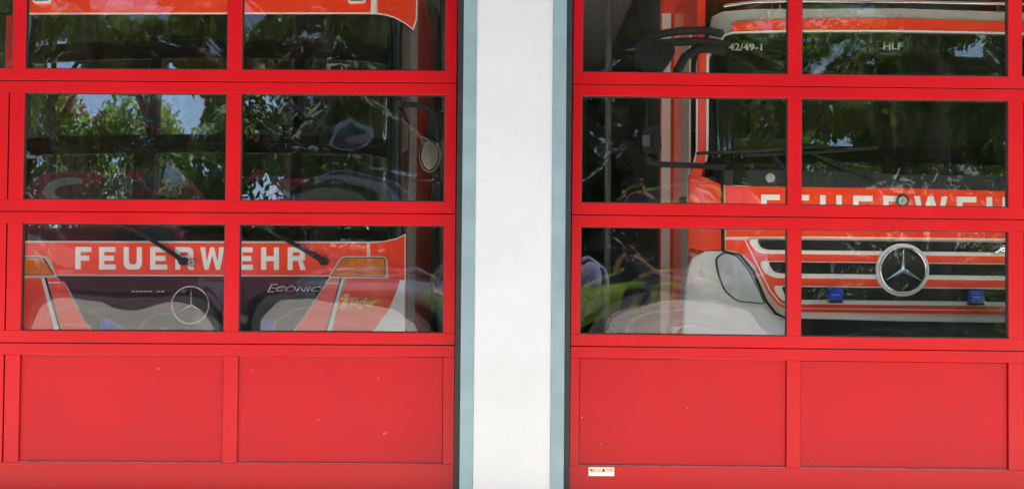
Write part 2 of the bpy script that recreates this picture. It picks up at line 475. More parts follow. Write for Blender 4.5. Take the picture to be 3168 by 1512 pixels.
def make_door(key, colx, wicket, x_edge_l, x_edge_r, pivot, roll, label):
    """colx: pane x-ranges (px at mid height), left to right; wicket: index of the column with the pass door"""
    root = empty('garage_door', (pivot, 0, 0.05), label, 'garage door', 'red sectional garage doors')
    T, RC = 0.027, 0.014
    names = ['bottom', 'glazed', 'glazed', 'glazed', 'glazed']
    for r in range(5):
        z0, z1 = ZROW[r] + 0.0025, ZROW[r + 1] - 0.0025
        pz0, pz1 = z0 + (36 / 617 if r else (1540 - 1438) / 617 - 0.05), z1 - 35 / 617
        if r == 0: pz0 = P(1584, 1439.5, 0).z
        bm = bmesh.new()
        addbox(bm, x_edge_l, x_edge_r, 0, T, z0, pz0, 0, 0.0012)
        addbox(bm, x_edge_l, x_edge_r, 0, T, pz1, z1, 0, 0.0012)
        xs = [x_edge_l]
        wk = []
        for c, (a, b) in enumerate(colx):
            if c == wicket and r in (0, 1, 2): a, b = a + 0.085, b - 0.085
            xs += [a, b]; wk.append((a, b))
        xs.append(x_edge_r)
        for k in range(0, len(xs), 2):
            s0, s1 = xs[k], xs[k + 1]
            if r in (0, 1, 2) and wicket in (k // 2, k // 2 - 1) and 0 < k < len(xs) - 2:
                g = s0 + 0.073 if k // 2 == 1 else s1 - 0.073     # gap of the pass-door leaf
                if wicket == 0: g = s0 + 0.073
                addbox(bm, s0, g - 0.004, 0, T, pz0 + 0.0004, pz1 - 0.0004, 0, 0.0012)
                addbox(bm, g + 0.004, s1, 0, T, pz0 + 0.0004, pz1 - 0.0004, 0, 0.0012)
                addbox(bm, s0 + 0.002, s1 - 0.002, 0.02, T - 0.004, pz0, pz1, 2)
            else:
                addbox(bm, s0, s1, 0, T, pz0 + 0.0004, pz1 - 0.0004, 0, 0.0012)
        # dark joint tongue behind the upper edge
        addbox(bm, x_edge_l + 0.002, x_edge_r - 0.002, 0.012, T - 0.006, z1 - 0.01, z1 + 0.012, 2)
        if r:                                    # black gaskets round the openings
            for a, b in wk:
                gw = 0.0048
                addbox(bm, a + 0.0002, b - 0.0002, 0.006, T - 0.002, pz0 + 0.0002, pz0 + gw, 1)
                addbox(bm, a + 0.0002, b - 0.0002, 0.006, T - 0.002, pz1 - gw, pz1 - 0.0002, 1)
                addbox(bm, a + 0.0002, a + gw, 0.0062, T - 0.002, pz0 + gw, pz1 - gw, 1)
                addbox(bm, b - gw, b - 0.0002, 0.0062, T - 0.002, pz0 + gw, pz1 - gw, 1)
        for f in bm.faces:
            if f.material_index == 0 and f.calc_center_median().y > T - 0.0002: f.material_index = 1  # inner door faces coloured black to stand for their backlit shade
        so_ = link('door_section', bm, [M['door'], M['gasket'], M['groove']], root)
        for c, (a, b) in enumerate(wk):
            if r == 0:
                bm = bmesh.new()
                addbox(bm, a + 0.003, b - 0.003, 0.012, T - 0.002, pz0 + 0.001, pz1 - 0.003, 0, 0.001)
                link('infill_panel', bm, M['panel'], so_)
                bm = bmesh.new()
                addbox(bm, a + 0.002, b - 0.002, 0.0025, 0.0118, pz0 + 0.0004, pz0 + 0.0036, 0)
                link('ledge', bm, M['ledge'], so_)
                continue
            o_, i_ = WARP.get((key, r, c if key == 'L' else c + 1), (None, None))
            if o_ is None:
                o_ = (rng.uniform(0.008, 0.018), rng.uniform(-.004, .004), rng.uniform(-.002, .003), rng.uniform(-.002, .002), 0)
                i_ = (rng.uniform(-0.012, 0.006), rng.uniform(-.003, .003), 0, 0, 0)
            me = pane_mesh(a + 0.005, b - 0.005, pz0 + 0.005, pz1 - 0.005, RC, o_, i_, rng.random() * 50)
            po = bpy.data.objects.new('window_pane', me)
            col.objects.link(po); po.parent = so_
            po.matrix_parent_inverse = world_of(so_).inverted()
    box('bottom_seal', x_edge_l, x_edge_r, 0.005, 0.04, 0.005, 0.049, M['rubber'], root)
    root.rotation_euler.y = roll
    return root
lcols = [(LX(-610), LX(29)), (LX(69), LX(697.5)), (LX(742), LX(1376))]
rcols = [(LX(1794), LX(2434)), (LX(2476), LX(3118)), (LX(3160), LX(3800))]
doorL = make_door('L', lcols, 0, LDL + 0.01, LDR, LX(700), -0.0024, 'red sectional garage door left of the white pillar with a boxy fire engine behind its panes')
doorR = make_door('R', rcols, 2, RDL, RDR - 0.01, LX(2450), 0.0032, 'red sectional garage door right of the white pillar with a small maker sticker low on it')

# maker's sticker on the right door
s0, s1 = P(1821, 1444, 0), P(1900, 1471, 0)
stk = box('maker_sticker', s0.x, s1.x, -0.0015, 0.0005, s1.z, s0.z, M['white'], doorR)
flat0 = lambda x, z: 0.0
front_text('sticker_lettering', 'MEXAL', 1824.5, 1861, 1447, 1457.5, flat0, 0.0025, M['orange'], stk, 0.001, bold=0.03, shear=0.0)
front_text('sticker_lettering', 'TORE', 1872, 1896.5, 1447, 1457.5, flat0, 0.0025, M['orange'], stk, 0.001, bold=0.03, shear=0.0)
front('sticker_stripe', [[(1823, 1460), (1898, 1460.6), (1898, 1461.6), (1823, 1461)], [(1861, 1457.5), (1866, 1446.5), (1868, 1446.5), (1871, 1453), (1873, 1446.5), (1871, 1457.5)]], flat0, 0.0022, M['ink'], stk, 0.0007)
front('sticker_print', [(1824, 1464.5), (1880, 1465), (1880, 1466), (1824, 1465.5)], flat0, 0.0022, M['mgrey'], stk, 0.0007)

# ------------------------------------------------------------------ lettering and outline helpers
def offs(poly, d):
    """outline grown by d pixels (mitred)"""
    n = len(poly)
    area = sum(poly[i][0] * poly[(i + 1) % n][1] - poly[(i + 1) % n][0] * poly[i][1] for i in range(n))
    s = 1 if area > 0 else -1
    out = []
    for i in range(n):
        p, a, b = Vector(poly[i]), Vector(poly[i - 1]), Vector(poly[(i + 1) % n])
        e1, e2 = (p - a), (b - p)
        if e1.length < 1e-6 or e2.length < 1e-6: out.append(tuple(p)); continue
        n1, n2 = Vector((e1.y, -e1.x)).normalized() * s, Vector((e2.y, -e2.x)).normalized() * s
        m = (n1 + n2)
        m = m / max(0.35, m.length_squared / 2) if m.length > 1e-6 else n1
        out.append(tuple(p + m * d))
    return out
def glyph(ch, w, h, t):
    m = h * 0.5 - t * 0.5
    if ch == 'F': return [(0, 0), (w, 0), (w, t), (t, t), (t, m), (w * .86, m), (w * .86, m + t), (t, m + t), (t, h), (0, h)], None
    if ch == 'E': return [(0, 0), (w, 0), (w, t), (t, t), (t, m), (w * .9, m), (w * .9, m + t), (t, m + t), (t, h - t), (w, h - t), (w, h), (0, h)], None
    if ch == 'H': return [(0, 0), (t, 0), (t, m), (w - t, m), (w - t, 0), (w, 0), (w, h), (w - t, h), (w - t, m + t), (t, m + t), (t, h), (0, h)], None
    if ch == 'U':
        o = rnd([(0, 0), (t, 0), (t, h - t), (w - t, h - t), (w - t, 0), (w, 0), (w, h), (0, h)], [0, 0, w * .22, w * .22, 0, 0, w * .4, w * .4])
        return o, None
    if ch == 'W':
        a = t * 1.02
        return [(0, 0), (a, 0), (w * .27, h * .68), (w * .42, 0), (w * .58, 0), (w * .73, h * .68), (w - a, 0), (w, 0), (w * .82, h), (w * .655, h), (w * .5, h * .36), (w * .345, h), (w * .18, h)], None
    if ch == 'R':
        o = rnd([(0, 0), (w * .96, 0), (w * .96, h * .56), (w * .80, h * .58), (w, h), (w - t * 1.05, h), (w * .56, h * .60), (t, h * .60), (t, h), (0, h)], [0, w * .3, w * .25, 0, 0, 0, 0, 0, 0, 0])
        hole = rnd([(t, t), (w * .96 - t, t), (w * .96 - t, h * .60 - t), (t, h * .60 - t)], [0, w * .14, w * .14, 0])
        return o, hole
def word(name, letters, y0, h, t, slope, xref, surf, proud, m, parent):
    for ch, a, b in letters:
        o, hole = glyph(ch, b - a, h, t)
        tr = lambda pts: [(a + x, y0 + y + slope * (a + x - xref)) for x, y in pts]
        front(name, [tr(o)], surf, proud, m, parent, 0.003, 200, 0, None, [tr(hole)] if hole else None)
def star(parent, cx, cy, r, surf, proud, m, wd=0.055):
    bm = bmesh.new()
    c = PS(cx, cy, surf); e = PS(cx + r, cy, surf); rw = (e - c).length
    apex = bm.verts.new(c + Vector((0, -proud - rw * 0.09, 0)))
    ring = []
    for k in range(3):
        a = math.pi / 2 + k * 2 * math.pi / 3
        ring.append(bm.verts.new(c + Vector((math.cos(a) * rw, -proud, math.sin(a) * rw))))
        b = a + math.pi / 3
        ring.append(bm.verts.new(c + Vector((math.cos(b) * rw * wd * 1.6, -proud, math.sin(b) * rw * wd * 1.6))))
    for i in range(6): bm.faces.new((apex, ring[i], ring[(i + 1) % 6]))
    bm.faces.new(ring)
    return link('star', bm, m, parent)
def ringtube(name, cx, cy, r, tpx, surf, proud, m, parent, seg=56):
    c = PS(cx, cy, surf); rw = (PS(cx + r, cy, surf) - c).length; tw = rw * tpx / r
    bm = bmesh.new(); g = []
    for i in range(seg):
        a = 2 * math.pi * i / seg
        g.append([bm.verts.new(c + Vector((math.cos(a) * (rw + tw * math.cos(b)), -proud + tw * math.sin(b), math.sin(a) * (rw + tw * math.cos(b))))) for b in [2 * math.pi * k / 8 for k in range(8)]])
    for i in range(seg):
        for k in range(8):
            bm.faces.new((g[i][k], g[(i + 1) % seg][k], g[(i + 1) % seg][(k + 1) % 8], g[i][(k + 1) % 8]))
    return link(name, bm, m, parent, smooth=180)
def wheel(parent, x, y, r, w):
    bm = bmesh.new()
    addtube(bm, [(x - w / 2, y, r), (x - w / 2 + .03, y, r), (x + w / 2 - .03, y, r), (x + w / 2, y, r)], r, 28)
    o = link('wheel', bm, M['tyre'], parent, smooth=40)
    bm = bmesh.new(); addtube(bm, [(x - w / 2 - .01, y, r), (x + w / 2 + .01, y, r)], r * .55, 20)
    link('rim', bm, M['mgrey'], o, smooth=40)
def seat(parent, x, y, z):
    bm = bmesh.new()
    addbox(bm, x - .25, x + .25, y - .25, y + .25, z - .15, z, 0, .04)
    addbox(bm, x - .24, x + .24, y + .2, y + .34, z + .01, z + .62, 0, .05)
    addbox(bm, x - .13, x + .13, y + .21, y + .31, z + .66, z + .88, 0, .04)
    link('seat', bm, M['dash'], parent)

# ------------------------------------------------------------------ the boxy fire engine behind the left door
XCL = -1.876
ZWL = 1.365
def surfL(x, z):
    dx = abs(x - XCL)
    return 0.80 + 0.05 * (dx / 1.25) ** 2 + 0.9 * max(0, dx - 1.0) ** 2 + 0.06 * max(0, z - ZWL)
eng = empty('fire_engine', (XCL, 3.5, 0.0), 'red fire engine with amber indicators and a yellow logo behind the left door', 'fire engine', 'fire engines parked behind the doors')
F = lambda name, poly, proud, m, parent=eng, thick=0.02, **k: front(name, poly, surfL, proud, m, parent, thick, **k)
XE = -0.640
bm = bmesh.new()                           # cab shell: sides, rear, floor, roof
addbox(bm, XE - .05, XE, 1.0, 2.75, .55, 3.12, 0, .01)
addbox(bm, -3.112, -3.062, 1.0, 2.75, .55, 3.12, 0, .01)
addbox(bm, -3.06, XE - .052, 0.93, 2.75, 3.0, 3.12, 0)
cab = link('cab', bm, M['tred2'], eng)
box('interior', -3.06, XE - .052, 2.6, 2.74, .6, 2.99, M['dark'], cab)
box('interior', -3.06, XE - .052, 0.96, 2.59, .9, 1.0, M['dark'], cab)
box('contour_stripe', XE + .0002, XE + .006, 1.02, 1.47, .62, 3.10, mat('shaded_tape', (0.26, 0.235, 0.20), 0.6, var=0.1), eng)  # tape colour darkened to stand for the dim light on this side
F('lower_front', [(-62, 744), (1252, 746), (1250, 1470), (-62, 1460)], 0.0, M['tgrey'], thick=0.05)
F('roof_front', [(-60, -300), (1262, -300), (1280, 60), (1278, 97), (1255, 77), (1220, 58), (1190, 50), (1150, 46), (600, 43), (0, 46), (-40, 60)], 0.0, M['black'], thick=0.05)
# roof band
band = [(92, -90), (1143, -90), (1151, 4), (1146, 40.5), (600, 39.5), (86, 42), (90, 8)]
F('roof_trim', offs(band, 4.0), 0.008, M['cream'], thick=0.012)
F('roof_band', band, 0.012, M['tred'], thick=0.012)
F('roof_divider', [(1153, -90), (1160, -90), (1166, 46), (1147.5, 45)], 0.014, M['cream'], thick=0.01)
crn = [(1166, -90), (1290, -90), (1287, 60), (1277, 90), (1255, 72), (1220, 53), (1190, 45), (1169, 42.5)]
F('roof_trim', offs(crn, 3.5), 0.008, M['cream'], thick=0.012)
F('roof_corner', crn, 0.012, M['tred'], thick=0.012)
for x0, x1 in ((106, 165), (1076, 1136)):
    q = rnd([(x0, -22), (x1, -22), (x1 - 3, 13), (x0 + 4, 14)], 7)
    f_ = F('marker_lamp', q, 0.03, M['cream'], thick=0.03)
    F('lens', offs(q, -5.5), 0.034, M['black'], parent=f_, thick=0.01)
# windscreen
F('windscreen', [(82, 46), (600, 43.5), (1150, 47), (1200, 54), (1240, 72), (1271, 99), (1270, 400), (1258, 728), (1200, 744), (1142, 747), (64, 745), (66, 300)], 0.002, M['wind'], thick=0.005, step=60)
# front band with the word
bnd = [(68, 750.5), (1136, 752.5), (1136, 794), (1068, 794), (1050, 803), (1022, 851), (176, 848), (160, 801), (147, 793), (68, 793)]
F('front_trim', offs(bnd, 3.0), 0.008, M['cream'], thick=0.012)
fb = F('front_band', bnd, 0.012, M['tred'], thick=0.012)
word('letter', [('F', 237, 286), ('E', 310, 361), ('U', 386, 442), ('E', 468, 520), ('R', 545, 603), ('W', 622, 696), ('E', 736, 784), ('H', 810, 865), ('R', 892, 948)], 763.5, 69.5, 15.5, 0.0022, 237, surfL, 0.0155, M['letter'], fb)
crn2 = [(1145, 753), (1195, 747.5), (1228, 740), (1252, 728), (1252, 866), (1204, 862), (1198, 803), (1190, 794), (1145, 794)]
F('front_trim', offs(crn2, 3.0), 0.008, M['cream'], thick=0.012)
F('front_corner', crn2, 0.012, M['tred'], thick=0.012)
# indicators
for q in (rnd([(1061, 798.5), (1192, 798.5), (1192, 855), (1027, 852.5)], [10, 8, 9, 3]), rnd([(0, 797), (140, 797), (171, 849), (0, 850.5)], [3, 14, 4, 3])):
    f_ = F('indicator', q, 0.030, M['amber'], thick=0.02)
    F('indicator_rim', offs(q, 2.2), 0.024, M['black'], parent=f_, thick=0.01)
    F('indicator_trim', offs(q, 5.5), 0.018, M['cream'], parent=f_, thick=0.01)
# grille and flanks
gr = [(176, 853.5), (1020, 855.5), (988, 905), (942, 975), (915, 1013), (885, 1060), (318, 1060), (285, 1015), (262, 985), (222, 905), (204, 874)]
F('front_trim', offs(gr, 3), 0.006, M['cream'], thick=0.012)
g_ = F('grille', gr, 0.010, M['mesh'], thick=0.012)
F('grille_lip', [(184, 856), (1012, 858), (1003, 873), (192, 870)], 0.016, M['black'], parent=g_, thick=0.01)
for k in (0, 1, 2, 3, 4, 6, 7): F('vent_slot', [(410 + k * 13, 899.5), (419 + k * 13, 899.5), (419 + k * 13, 902), (410 + k * 13, 902)], 0.014, M['cream'], parent=g_, thick=0.004)
for q in ([(1024, 861), (1052, 861), (1004, 1060), (893, 1060), (922, 1013), (949, 975), (995, 905)],
          [(150, 859), (173, 859), (200, 876), (216, 905), (256, 985), (279, 1015), (312, 1060), (205, 1060)]):
    F('front_trim', offs(q, 2.2), 0.009, M['cream'], thick=0.012)
    F('flank_panel', q, 0.013, M['tred'], thick=0.012)
for q in ([(1014, 873.5), (1049, 873.5), (1048, 877), (1012, 877)], [(153, 872), (192, 872), (194, 875.5), (154, 875.5)]): F('flank_line', q, 0.016, M['cream'], thick=0.005)
for q, d in (([(1059, 859), (1067, 859), (1018, 1060), (1003, 1060)], -4.5), ([(133, 858), (141, 858), (198, 1060), (182, 1060)], 4.5)):
    F('seam_strip', q, 0.018, M['cream'], thick=0.02)
    F('seam_gap', [(x + d, y) for x, y in q], 0.0155, M['black'], thick=0.02)
for q in ([(1071, 861), (1190, 861), (1204, 864), (1238, 866), (1226, 905), (1200, 962), (1150, 1030), (1130, 1060), (1022, 1060)],
          [(-40, 860), (129, 860), (178, 1060), (-40, 1060)]):
    F('front_trim', offs(q, 2.2), 0.009, M['cream'], thick=0.012)
    F('fender', q, 0.014, M['tred'], thick=0.014)
# star badge, round badge, lettering
rg = ringtube('star_ring', 595, 942, 57, 1.6, surfL, 0.035, M['chrome'], eng)
star(rg, 595, 942, 54, surfL, 0.026, M['chrome'], 0.05)
bd = F('round_badge', circ(597, 812, 13, 28), 0.030, M['chromed'], thick=0.016)
F('badge_disc', circ(597, 812, 10, 24), 0.033, M['mgrey'], parent=bd, thick=0.004)
star(bd, 597, 812, 9, surfL, 0.034, M['chrome'], 0.12)
front_text('model_lettering', 'E', 829, 862, 877, 903, surfL, 0.020, M['chromed'], eng, 0.008, bold=0.005, shear=0.35)
front_text('model_lettering', 'CONIC', 855, 996, 884, 901, surfL, 0.020, M['chromed'], eng, 0.008, bold=0.012, shear=0.35, slope=0.003)
lg = front_text('logo_lettering', 'iegler', 1084, 1168, 920, 956, surfL, 0.021, M['yellow'], eng, 0.004, bold=0.03, shear=0.25)
F('logo_mark', [[(1056, 919), (1082, 919), (1080, 926), (1070, 943), (1080, 943), (1078, 949), (1054, 949), (1056, 942), (1066, 926), (1054, 926)],
                [(1063, 914), (1068, 909), (1084, 907), (1078, 915), (1068, 916)]], 0.0192, M['yellow'], parent=lg, thick=0.004)
F('logo_ring', circ(1063, 939, 15, 28), 0.0188, M['yellow'], parent=lg, thick=0.003, holes=[circ(1063, 939, 13.4, 28)])
# wipers
for pts in ([(575, 808), (545, 786), (470, 738), (400, 702), (300, 668)], [(1006, 808), (970, 786), (890, 742), (800, 690), (742, 662)]):
    pw = [PS(x, y, surfL) + Vector((0, -0.045, 0)) for x, y in pts]
    w_ = tube('wiper', pw, 0.017, M['black'], eng, 8, 0.007)
    bm = bmesh.new(); addtube(bm, [pw[0] + Vector((0, .05, 0)), pw[0] + Vector((0, -.02, 0))], 0.024, 12)
    link('wiper_hub', bm, M['black'], w_, smooth=40)
    q = [pw[-1] + Vector((-.45, .02, .03)), pw[-1] + Vector((0, .012, .012)), pw[-1] + Vector((.42, .02, -.06))]
    tube('wiper_blade', q, 0.008, M['black'], w_, 6)
# blue lamps low in the grille
for cx in (342, 836):
    q = rnd([(cx - 19, 986), (cx + 19, 986), (cx + 19, 1024), (cx - 19, 1024)], 5)
    f_ = F('blue_light', q, 0.06, M['lensblue'], thick=0.03)
    F('bracket', offs(q, 1.5), 0.03, M['black'], parent=f_, thick=0.02)
# mirror on its arm, right-hand side
tube('mirror_arm', [P(1205, 322, 1.0), P(1275, 324, .85), P(1330, 332, .78), P(1352, 352, .78), P(1356, 400, .78), P(1352, 440, .8)], 0.018, M['black'], eng)
bm = bmesh.new()
bmesh.ops.create_uvsphere(bm, u_segments=28, v_segments=16, radius=1)
c = P(1330, 482, .78)
for v in bm.verts: v.co = c + Vector((v.co.x * .064, v.co.y * .03, v.co.z * .100))
mh = link('mirror', bm, mat('mirror_reflected_beige', (0.17, 0.155, 0.125), 0.25, var=0.3, vscale=9), eng, smooth=180)  # beige of the reflected ground put into the mirror's colour
ringb = bmesh.new()
addtube(ringb, [c + Vector((math.cos(a) * .054, -.02, math.sin(a) * .09)) for a in [2 * math.pi * k / 32 for k in range(33)]], .004, 6)
link('mirror_rim', ringb, M['black'], mh, smooth=60)
bm = bmesh.new(); addbox(bm, c.x - .02, c.x + .075, .80, .86, c.z + .10, c.z + .27, 0, .015); link('mirror_housing', bm, M['black'], eng); bm = bmesh.new(); addbox(bm, c.x + .01, c.x + .075, .80, .86, c.z - .42, c.z - .14, 0, .015)
link('mirror_housing', bm, M['black'], eng)
# cab inside
box('dashboard', -3.05, XE - .06, 1.0, 1.42, 1.15, 1.42, M['dash'], eng, .03)
for sx in (-2.45, -1.3): seat(eng, sx, 1.95, 1.35)
bm = bmesh.new()
addtube(bm, [Vector((-1.3, 1.5, 1.55)) + Vector((math.cos(a) * .22, math.sin(a) * .16, math.sin(a) * .15)) for a in [2 * math.pi * k / 24 for k in range(25)]], .016, 8)
addtube(bm, [(-1.3, 1.5, 1.55), (-1.3, 1.3, 1.35)], .02, 6); addtube(bm, [(-1.51, 1.5, 1.55), (-1.09, 1.5, 1.55)], .012, 6)
link('steering_wheel', bm, M['black'], eng, smooth=50)
# body behind the cab
bm = bmesh.new(); addbox(bm, -3.13, -.62, 2.8, 8.3, .62, 3.3, 0, .02)
bd_ = link('body', bm, M['shutter'], eng)
box('chassis', -2.7, -1.05, 1.2, 8.2, .38, .6, M['black'], eng)
for yy in (2.0, 6.4):
    for xx in (-2.9, -.86): wheel(eng, xx, yy, .48, .32)

# ------------------------------------------------------------------ the big fire engine behind the right door
XCR = 2.283
ZWR = 1.69
def surfR(x, z):
    dx = abs(x - XCR)
    return 0.80 + 0.03 * (dx / 1.15) ** 2 + 2.0 * max(0, dx - 0.92) ** 2 + 0.09 * max(0, z - ZWR)
hlf = empty('fire_engine', (XCR, 3.5, 0), 'red fire engine with slatted grille and large chrome star behind the right door', 'fire engine', 'fire engines parked behind the doors')
G = lambda name, poly, proud, m, parent=hlf, thick=0.02, **k: front(name, poly, surfR, proud, m, parent, thick, **k)
XS = 1.125
SL = 0.011
def sl(pts, x0=2480): return [(x, y + SL * (x - x0)) for x, y in pts]
XF = 3440
bm = bmesh.new()
addbox(bm, XS, XS + .05, 1.0, 1.86, .7, 3.0, 0, .01)
addbox(bm, 3.391, 3.441, 1.0, 2.02, .7, 3.0, 0, .01)
addbox(bm, XS + .052, 3.389, 1.0, 1.89, 2.95, 3.05, 0)
cab2 = link('cab', bm, M['tred'], hlf)
box('interior', XS + .052, 3.389, 1.8, 1.88, .8, 2.94, M['dark'], cab2)
box('interior', XS + .052, 3.389, 0.99, 1.79, 1.0, 1.1, M['dark'], cab2)
# side of the cab: window, frame and grey flank
box('side_window', XS - .004, XS - .0005, .99, 1.19, 1.75, 2.62, M['cabglass'], hlf)
box('side_window_frame', XS - .006, XS - .0005, 1.191, 1.25, 1.7, 2.70, M['cream'], hlf)
box('side_panel', XS - .005, XS - .0005, 1.29, 1.48, .9, 2.72, M['mgrey'], hlf)
box('door_handle', XS - .03, XS - .006, 1.33, 1.45, 1.62, 1.66, M['black'], hlf)
# body
bm = bmesh.new(); addbox(bm, 1.047, 3.50, 1.9, 8.6, .62, 3.55, 0, .02)
b2_ = link('body', bm, M['tred'], hlf)
box('contour_stripe', 1.049, 1.112, 1.890, 1.899, .66, 3.0, M['cream'], b2_)
box('contour_stripe', 1.16, 1.34, 1.890, 1.899, 2.74, 2.80, M['cream'], b2_)
box('panel_joint', 1.113, 3.3, 1.893, 1.899, 2.835, 2.845, M['mgrey'], b2_)
box('roller_shutter', 1.038, 1.0465, 1.95, 8.5, .9, 3.54, M['shutter'], b2_)
box('chassis', 1.45, 3.1, 1.1, 8.4, .4, .6, M['black'], hlf)
for yy in (2.05, 6.6):
    for xx in (1.35, 3.22): wheel(hlf, xx, yy, .50, .32)
# roof front
roof = [(2206, 50), (2235, 37), (2330, 29), (2786, 27), (3110, 37), (3300, 44), (3345, 70), (3362, 140), (3352, 146), (3336, 128), (3310, 112), (3115, 106.5), (2800, 100), (2480, 98.5), (2262, 103), (2241, 108), (2227, 130), (2214, 142), (2196, 178), (2190, 150)]
G('roof_front', roof, 0.0, M['mgrey'], thick=0.05)
G('roof_trim', [(2222, 134), (2238, 110), (2262, 101), (2434, 96), (2786, 95.5), (3115, 102.5), (3320, 112), (3320, 116), (3115, 107), (2786, 100), (2434, 100.5), (2264, 105), (2243, 112), (2226, 138)], 0.018, M['cream'], thick=0.02)
G('roof_stripe', rnd([(2261, 72.5), (2300, 68), (2434, 62), (2600, 59), (2786, 59.5), (3115, 70), (3310, 80), (3315, 108), (3115, 101.5), (2786, 94.5), (2434, 95), (2266, 99.5)], [8, 0, 0, 0, 0, 0, 8, 8, 0, 0, 0, 5]), 0.012, M['tred'], thick=0.012)
box('roof_box', 1.3, 3.25, 1.05, 1.88, 3.051, 3.16, M['tred2'], hlf)
RL = [P(x, y, .98) for x, y in ((2238, 21), (2290, 13), (2330, 8), (2434, 5.5), (2786, 7.5), (3115, 13.5), (3260, 18), (3310, 30))]
rl = tube('roof_rail', RL, 0.0115, M['chrome'], hlf, 10)
tube('roof_rail', [P(x, y, 1.05) for x, y in ((2300, -12), (2786, -14), (3260, -4))], 0.0115, M['chrome'], hlf, 10)
for cx, cy in ((2400, 20), (3098, 26), (2755, 8)):
    bm = bmesh.new()
    a, b = P(cx - 12, cy - 11, .99), P(cx + 12, cy + 11, .99)
    addtube(bm, [a, Vector((b.x, .99, a.z)), b, Vector((a.x, .99, b.z)), a], .006, 6)
    link('rail_bracket', bm, M['chromed'], rl, smooth=40)
bm = bmesh.new(); addbox(bm, P(2490, 0, 1.2).x, P(3060, 0, 1.2).x, 1.15, 1.45, P(2786, 3, 1.2).z, 3.30, 0, .02)
link('light_bar', bm, M['mgrey'], hlf)
# corner pillar
G('corner_pillar', [(2159, 178), (2176, 165), (2196, 160), (2190, 470), (2172, 540), (2132, 560), (2150, 500), (2157, 470)], -0.004, M['tred'], thick=0.03)
G('pillar_trim', [[(2186, 172), (2193, 166), (2191, 470), (2186, 500), (2182, 500), (2185, 468)], [(2154, 190), (2159, 176), (2158, 470), (2148, 505), (2145, 503), (2153, 468)]], 0.006, M['cream'], thick=0.012)
# windscreen
G('windscreen', [(2193, 190), (2216, 144), (2229, 132), (2244, 110), (2270, 105), (2480, 100), (2800, 101), (3115, 107), (3300, 116), (3345, 140), (3380, 210), (3390, 500), (3380, 592), (2800, 580), (2238, 571), (2192, 540)], 0.002, M['wind2'], thick=0.005, step=60)
G('cowl', [(2240, 527), (2434, 527), (2800, 540), (3378, 548), (3375, 594), (2800, 582), (2240, 573)], 0.006, M['dark'], thick=0.02)
G('washer_cap', circ(2381, 551, 14, 28), 0.02, M['mgrey'], thick=0.014)
front_text('unit_number', '42/49-1', 2253, 2357, 135, 158, surfR, 0.006, M['mgrey'], hlf, 0.002, bold=0.022)
front_text('unit_lettering', 'HLF', 2732, 2791, 133, 154.5, surfR, 0.006, M['mgrey'], hlf, 0.002, bold=0.022)
for pts in ([(2692, 562), (2640, 538), (2560, 500), (2500, 474)], [(2452, 556), (2420, 520), (2390, 480), (2350, 468)]):
    pw = [PS(x, y, surfR) + Vector((0, -0.03, 0)) for x, y in pts]
    w_ = tube('wiper', pw, 0.015, M['black'], hlf, 8, 0.008)
    q = [pw[-1] + Vector((-.38, 0, -.02)), pw[-1], pw[-1] + Vector((.40, 0, .03))]
    tube('wiper_blade', q, 0.010, M['black'], w_, 6)
# inside the cab
box('sun_visor', 1.3, 2.15, 1.10, 1.16, 2.40, 2.52, M['dash'], hlf, .01)
box('sun_visor', 2.4, 3.2, 1.10, 1.16, 2.40, 2.52, M['dash'], hlf, .01)
box('header_lining', 1.2, 3.36, 1.12, 1.79, 2.56, 2.60, M['dash'], hlf)
box('dashboard', 1.2, 3.37, 1.0, 1.35, 1.45, 1.83, M['dash'], hlf, .03)
for sx in (1.75, 2.85): seat(hlf, sx, 1.42, 1.7)
bm = bmesh.new()
addtube(bm, [Vector((2.85, 1.45, 1.92)) + Vector((math.cos(a) * .22, math.sin(a) * .16, math.sin(a) * .15)) for a in [2 * math.pi * k / 24 for k in range(25)]], .016, 8)
addtube(bm, [(2.85, 1.45, 1.92), (2.85, 1.3, 1.75)], .02, 6); addtube(bm, [(2.64, 1.45, 1.92), (3.06, 1.45, 1.92)], .012, 6)
link('steering_wheel', bm, M['black'], hlf, smooth=50)
def note(name, x0, y0, x1, y1, Y, m, label, cat, skew=0, m2=None, inner=None):
    a = [P(x0, y0 + skew, Y), P(x1, y0 - skew, Y), P(x1 - skew, y1 - skew, Y), P(x0 + skew, y1 + skew, Y)]
    bm = bmesh.new()
    lo = [bm.verts.new(p) for p in a]; hi = [bm.verts.new(p + Vector((0, .004, 0))) for p in a]
    bm.faces.new(lo); bm.faces.new(hi[::-1])
    for k in range(4): bm.faces.new((lo[k], lo[(k + 1) % 4], hi[(k + 1) % 4], hi[k]))
    o = tag(link(name, bm, m), label, cat)
    if inner:
        bm = bmesh.new()
        i0, i1 = P(inner[0], inner[1], Y), P(inner[2], inner[3], Y)
        addbox(bm, i0.x, i1.x, Y - .003, Y - .0005, i1.z, i0.z)
        link('print', bm, m2, o)
    return o
note('paper_sheet', 2270, 428, 2434, 466, 1.06, M['paper'], 'white paper sheet propped behind the windscreen of the right fire engine', 'paper', 0, M['yellow'], (2284, 441, 2398, 457))
note('paper_note', 2492, 400, 2526, 426, 1.10, M['lime'], 'small lime yellow note standing on the dashboard of the right fire engine', 'note', 5, M['paper'], (2498, 408, 2518, 420))
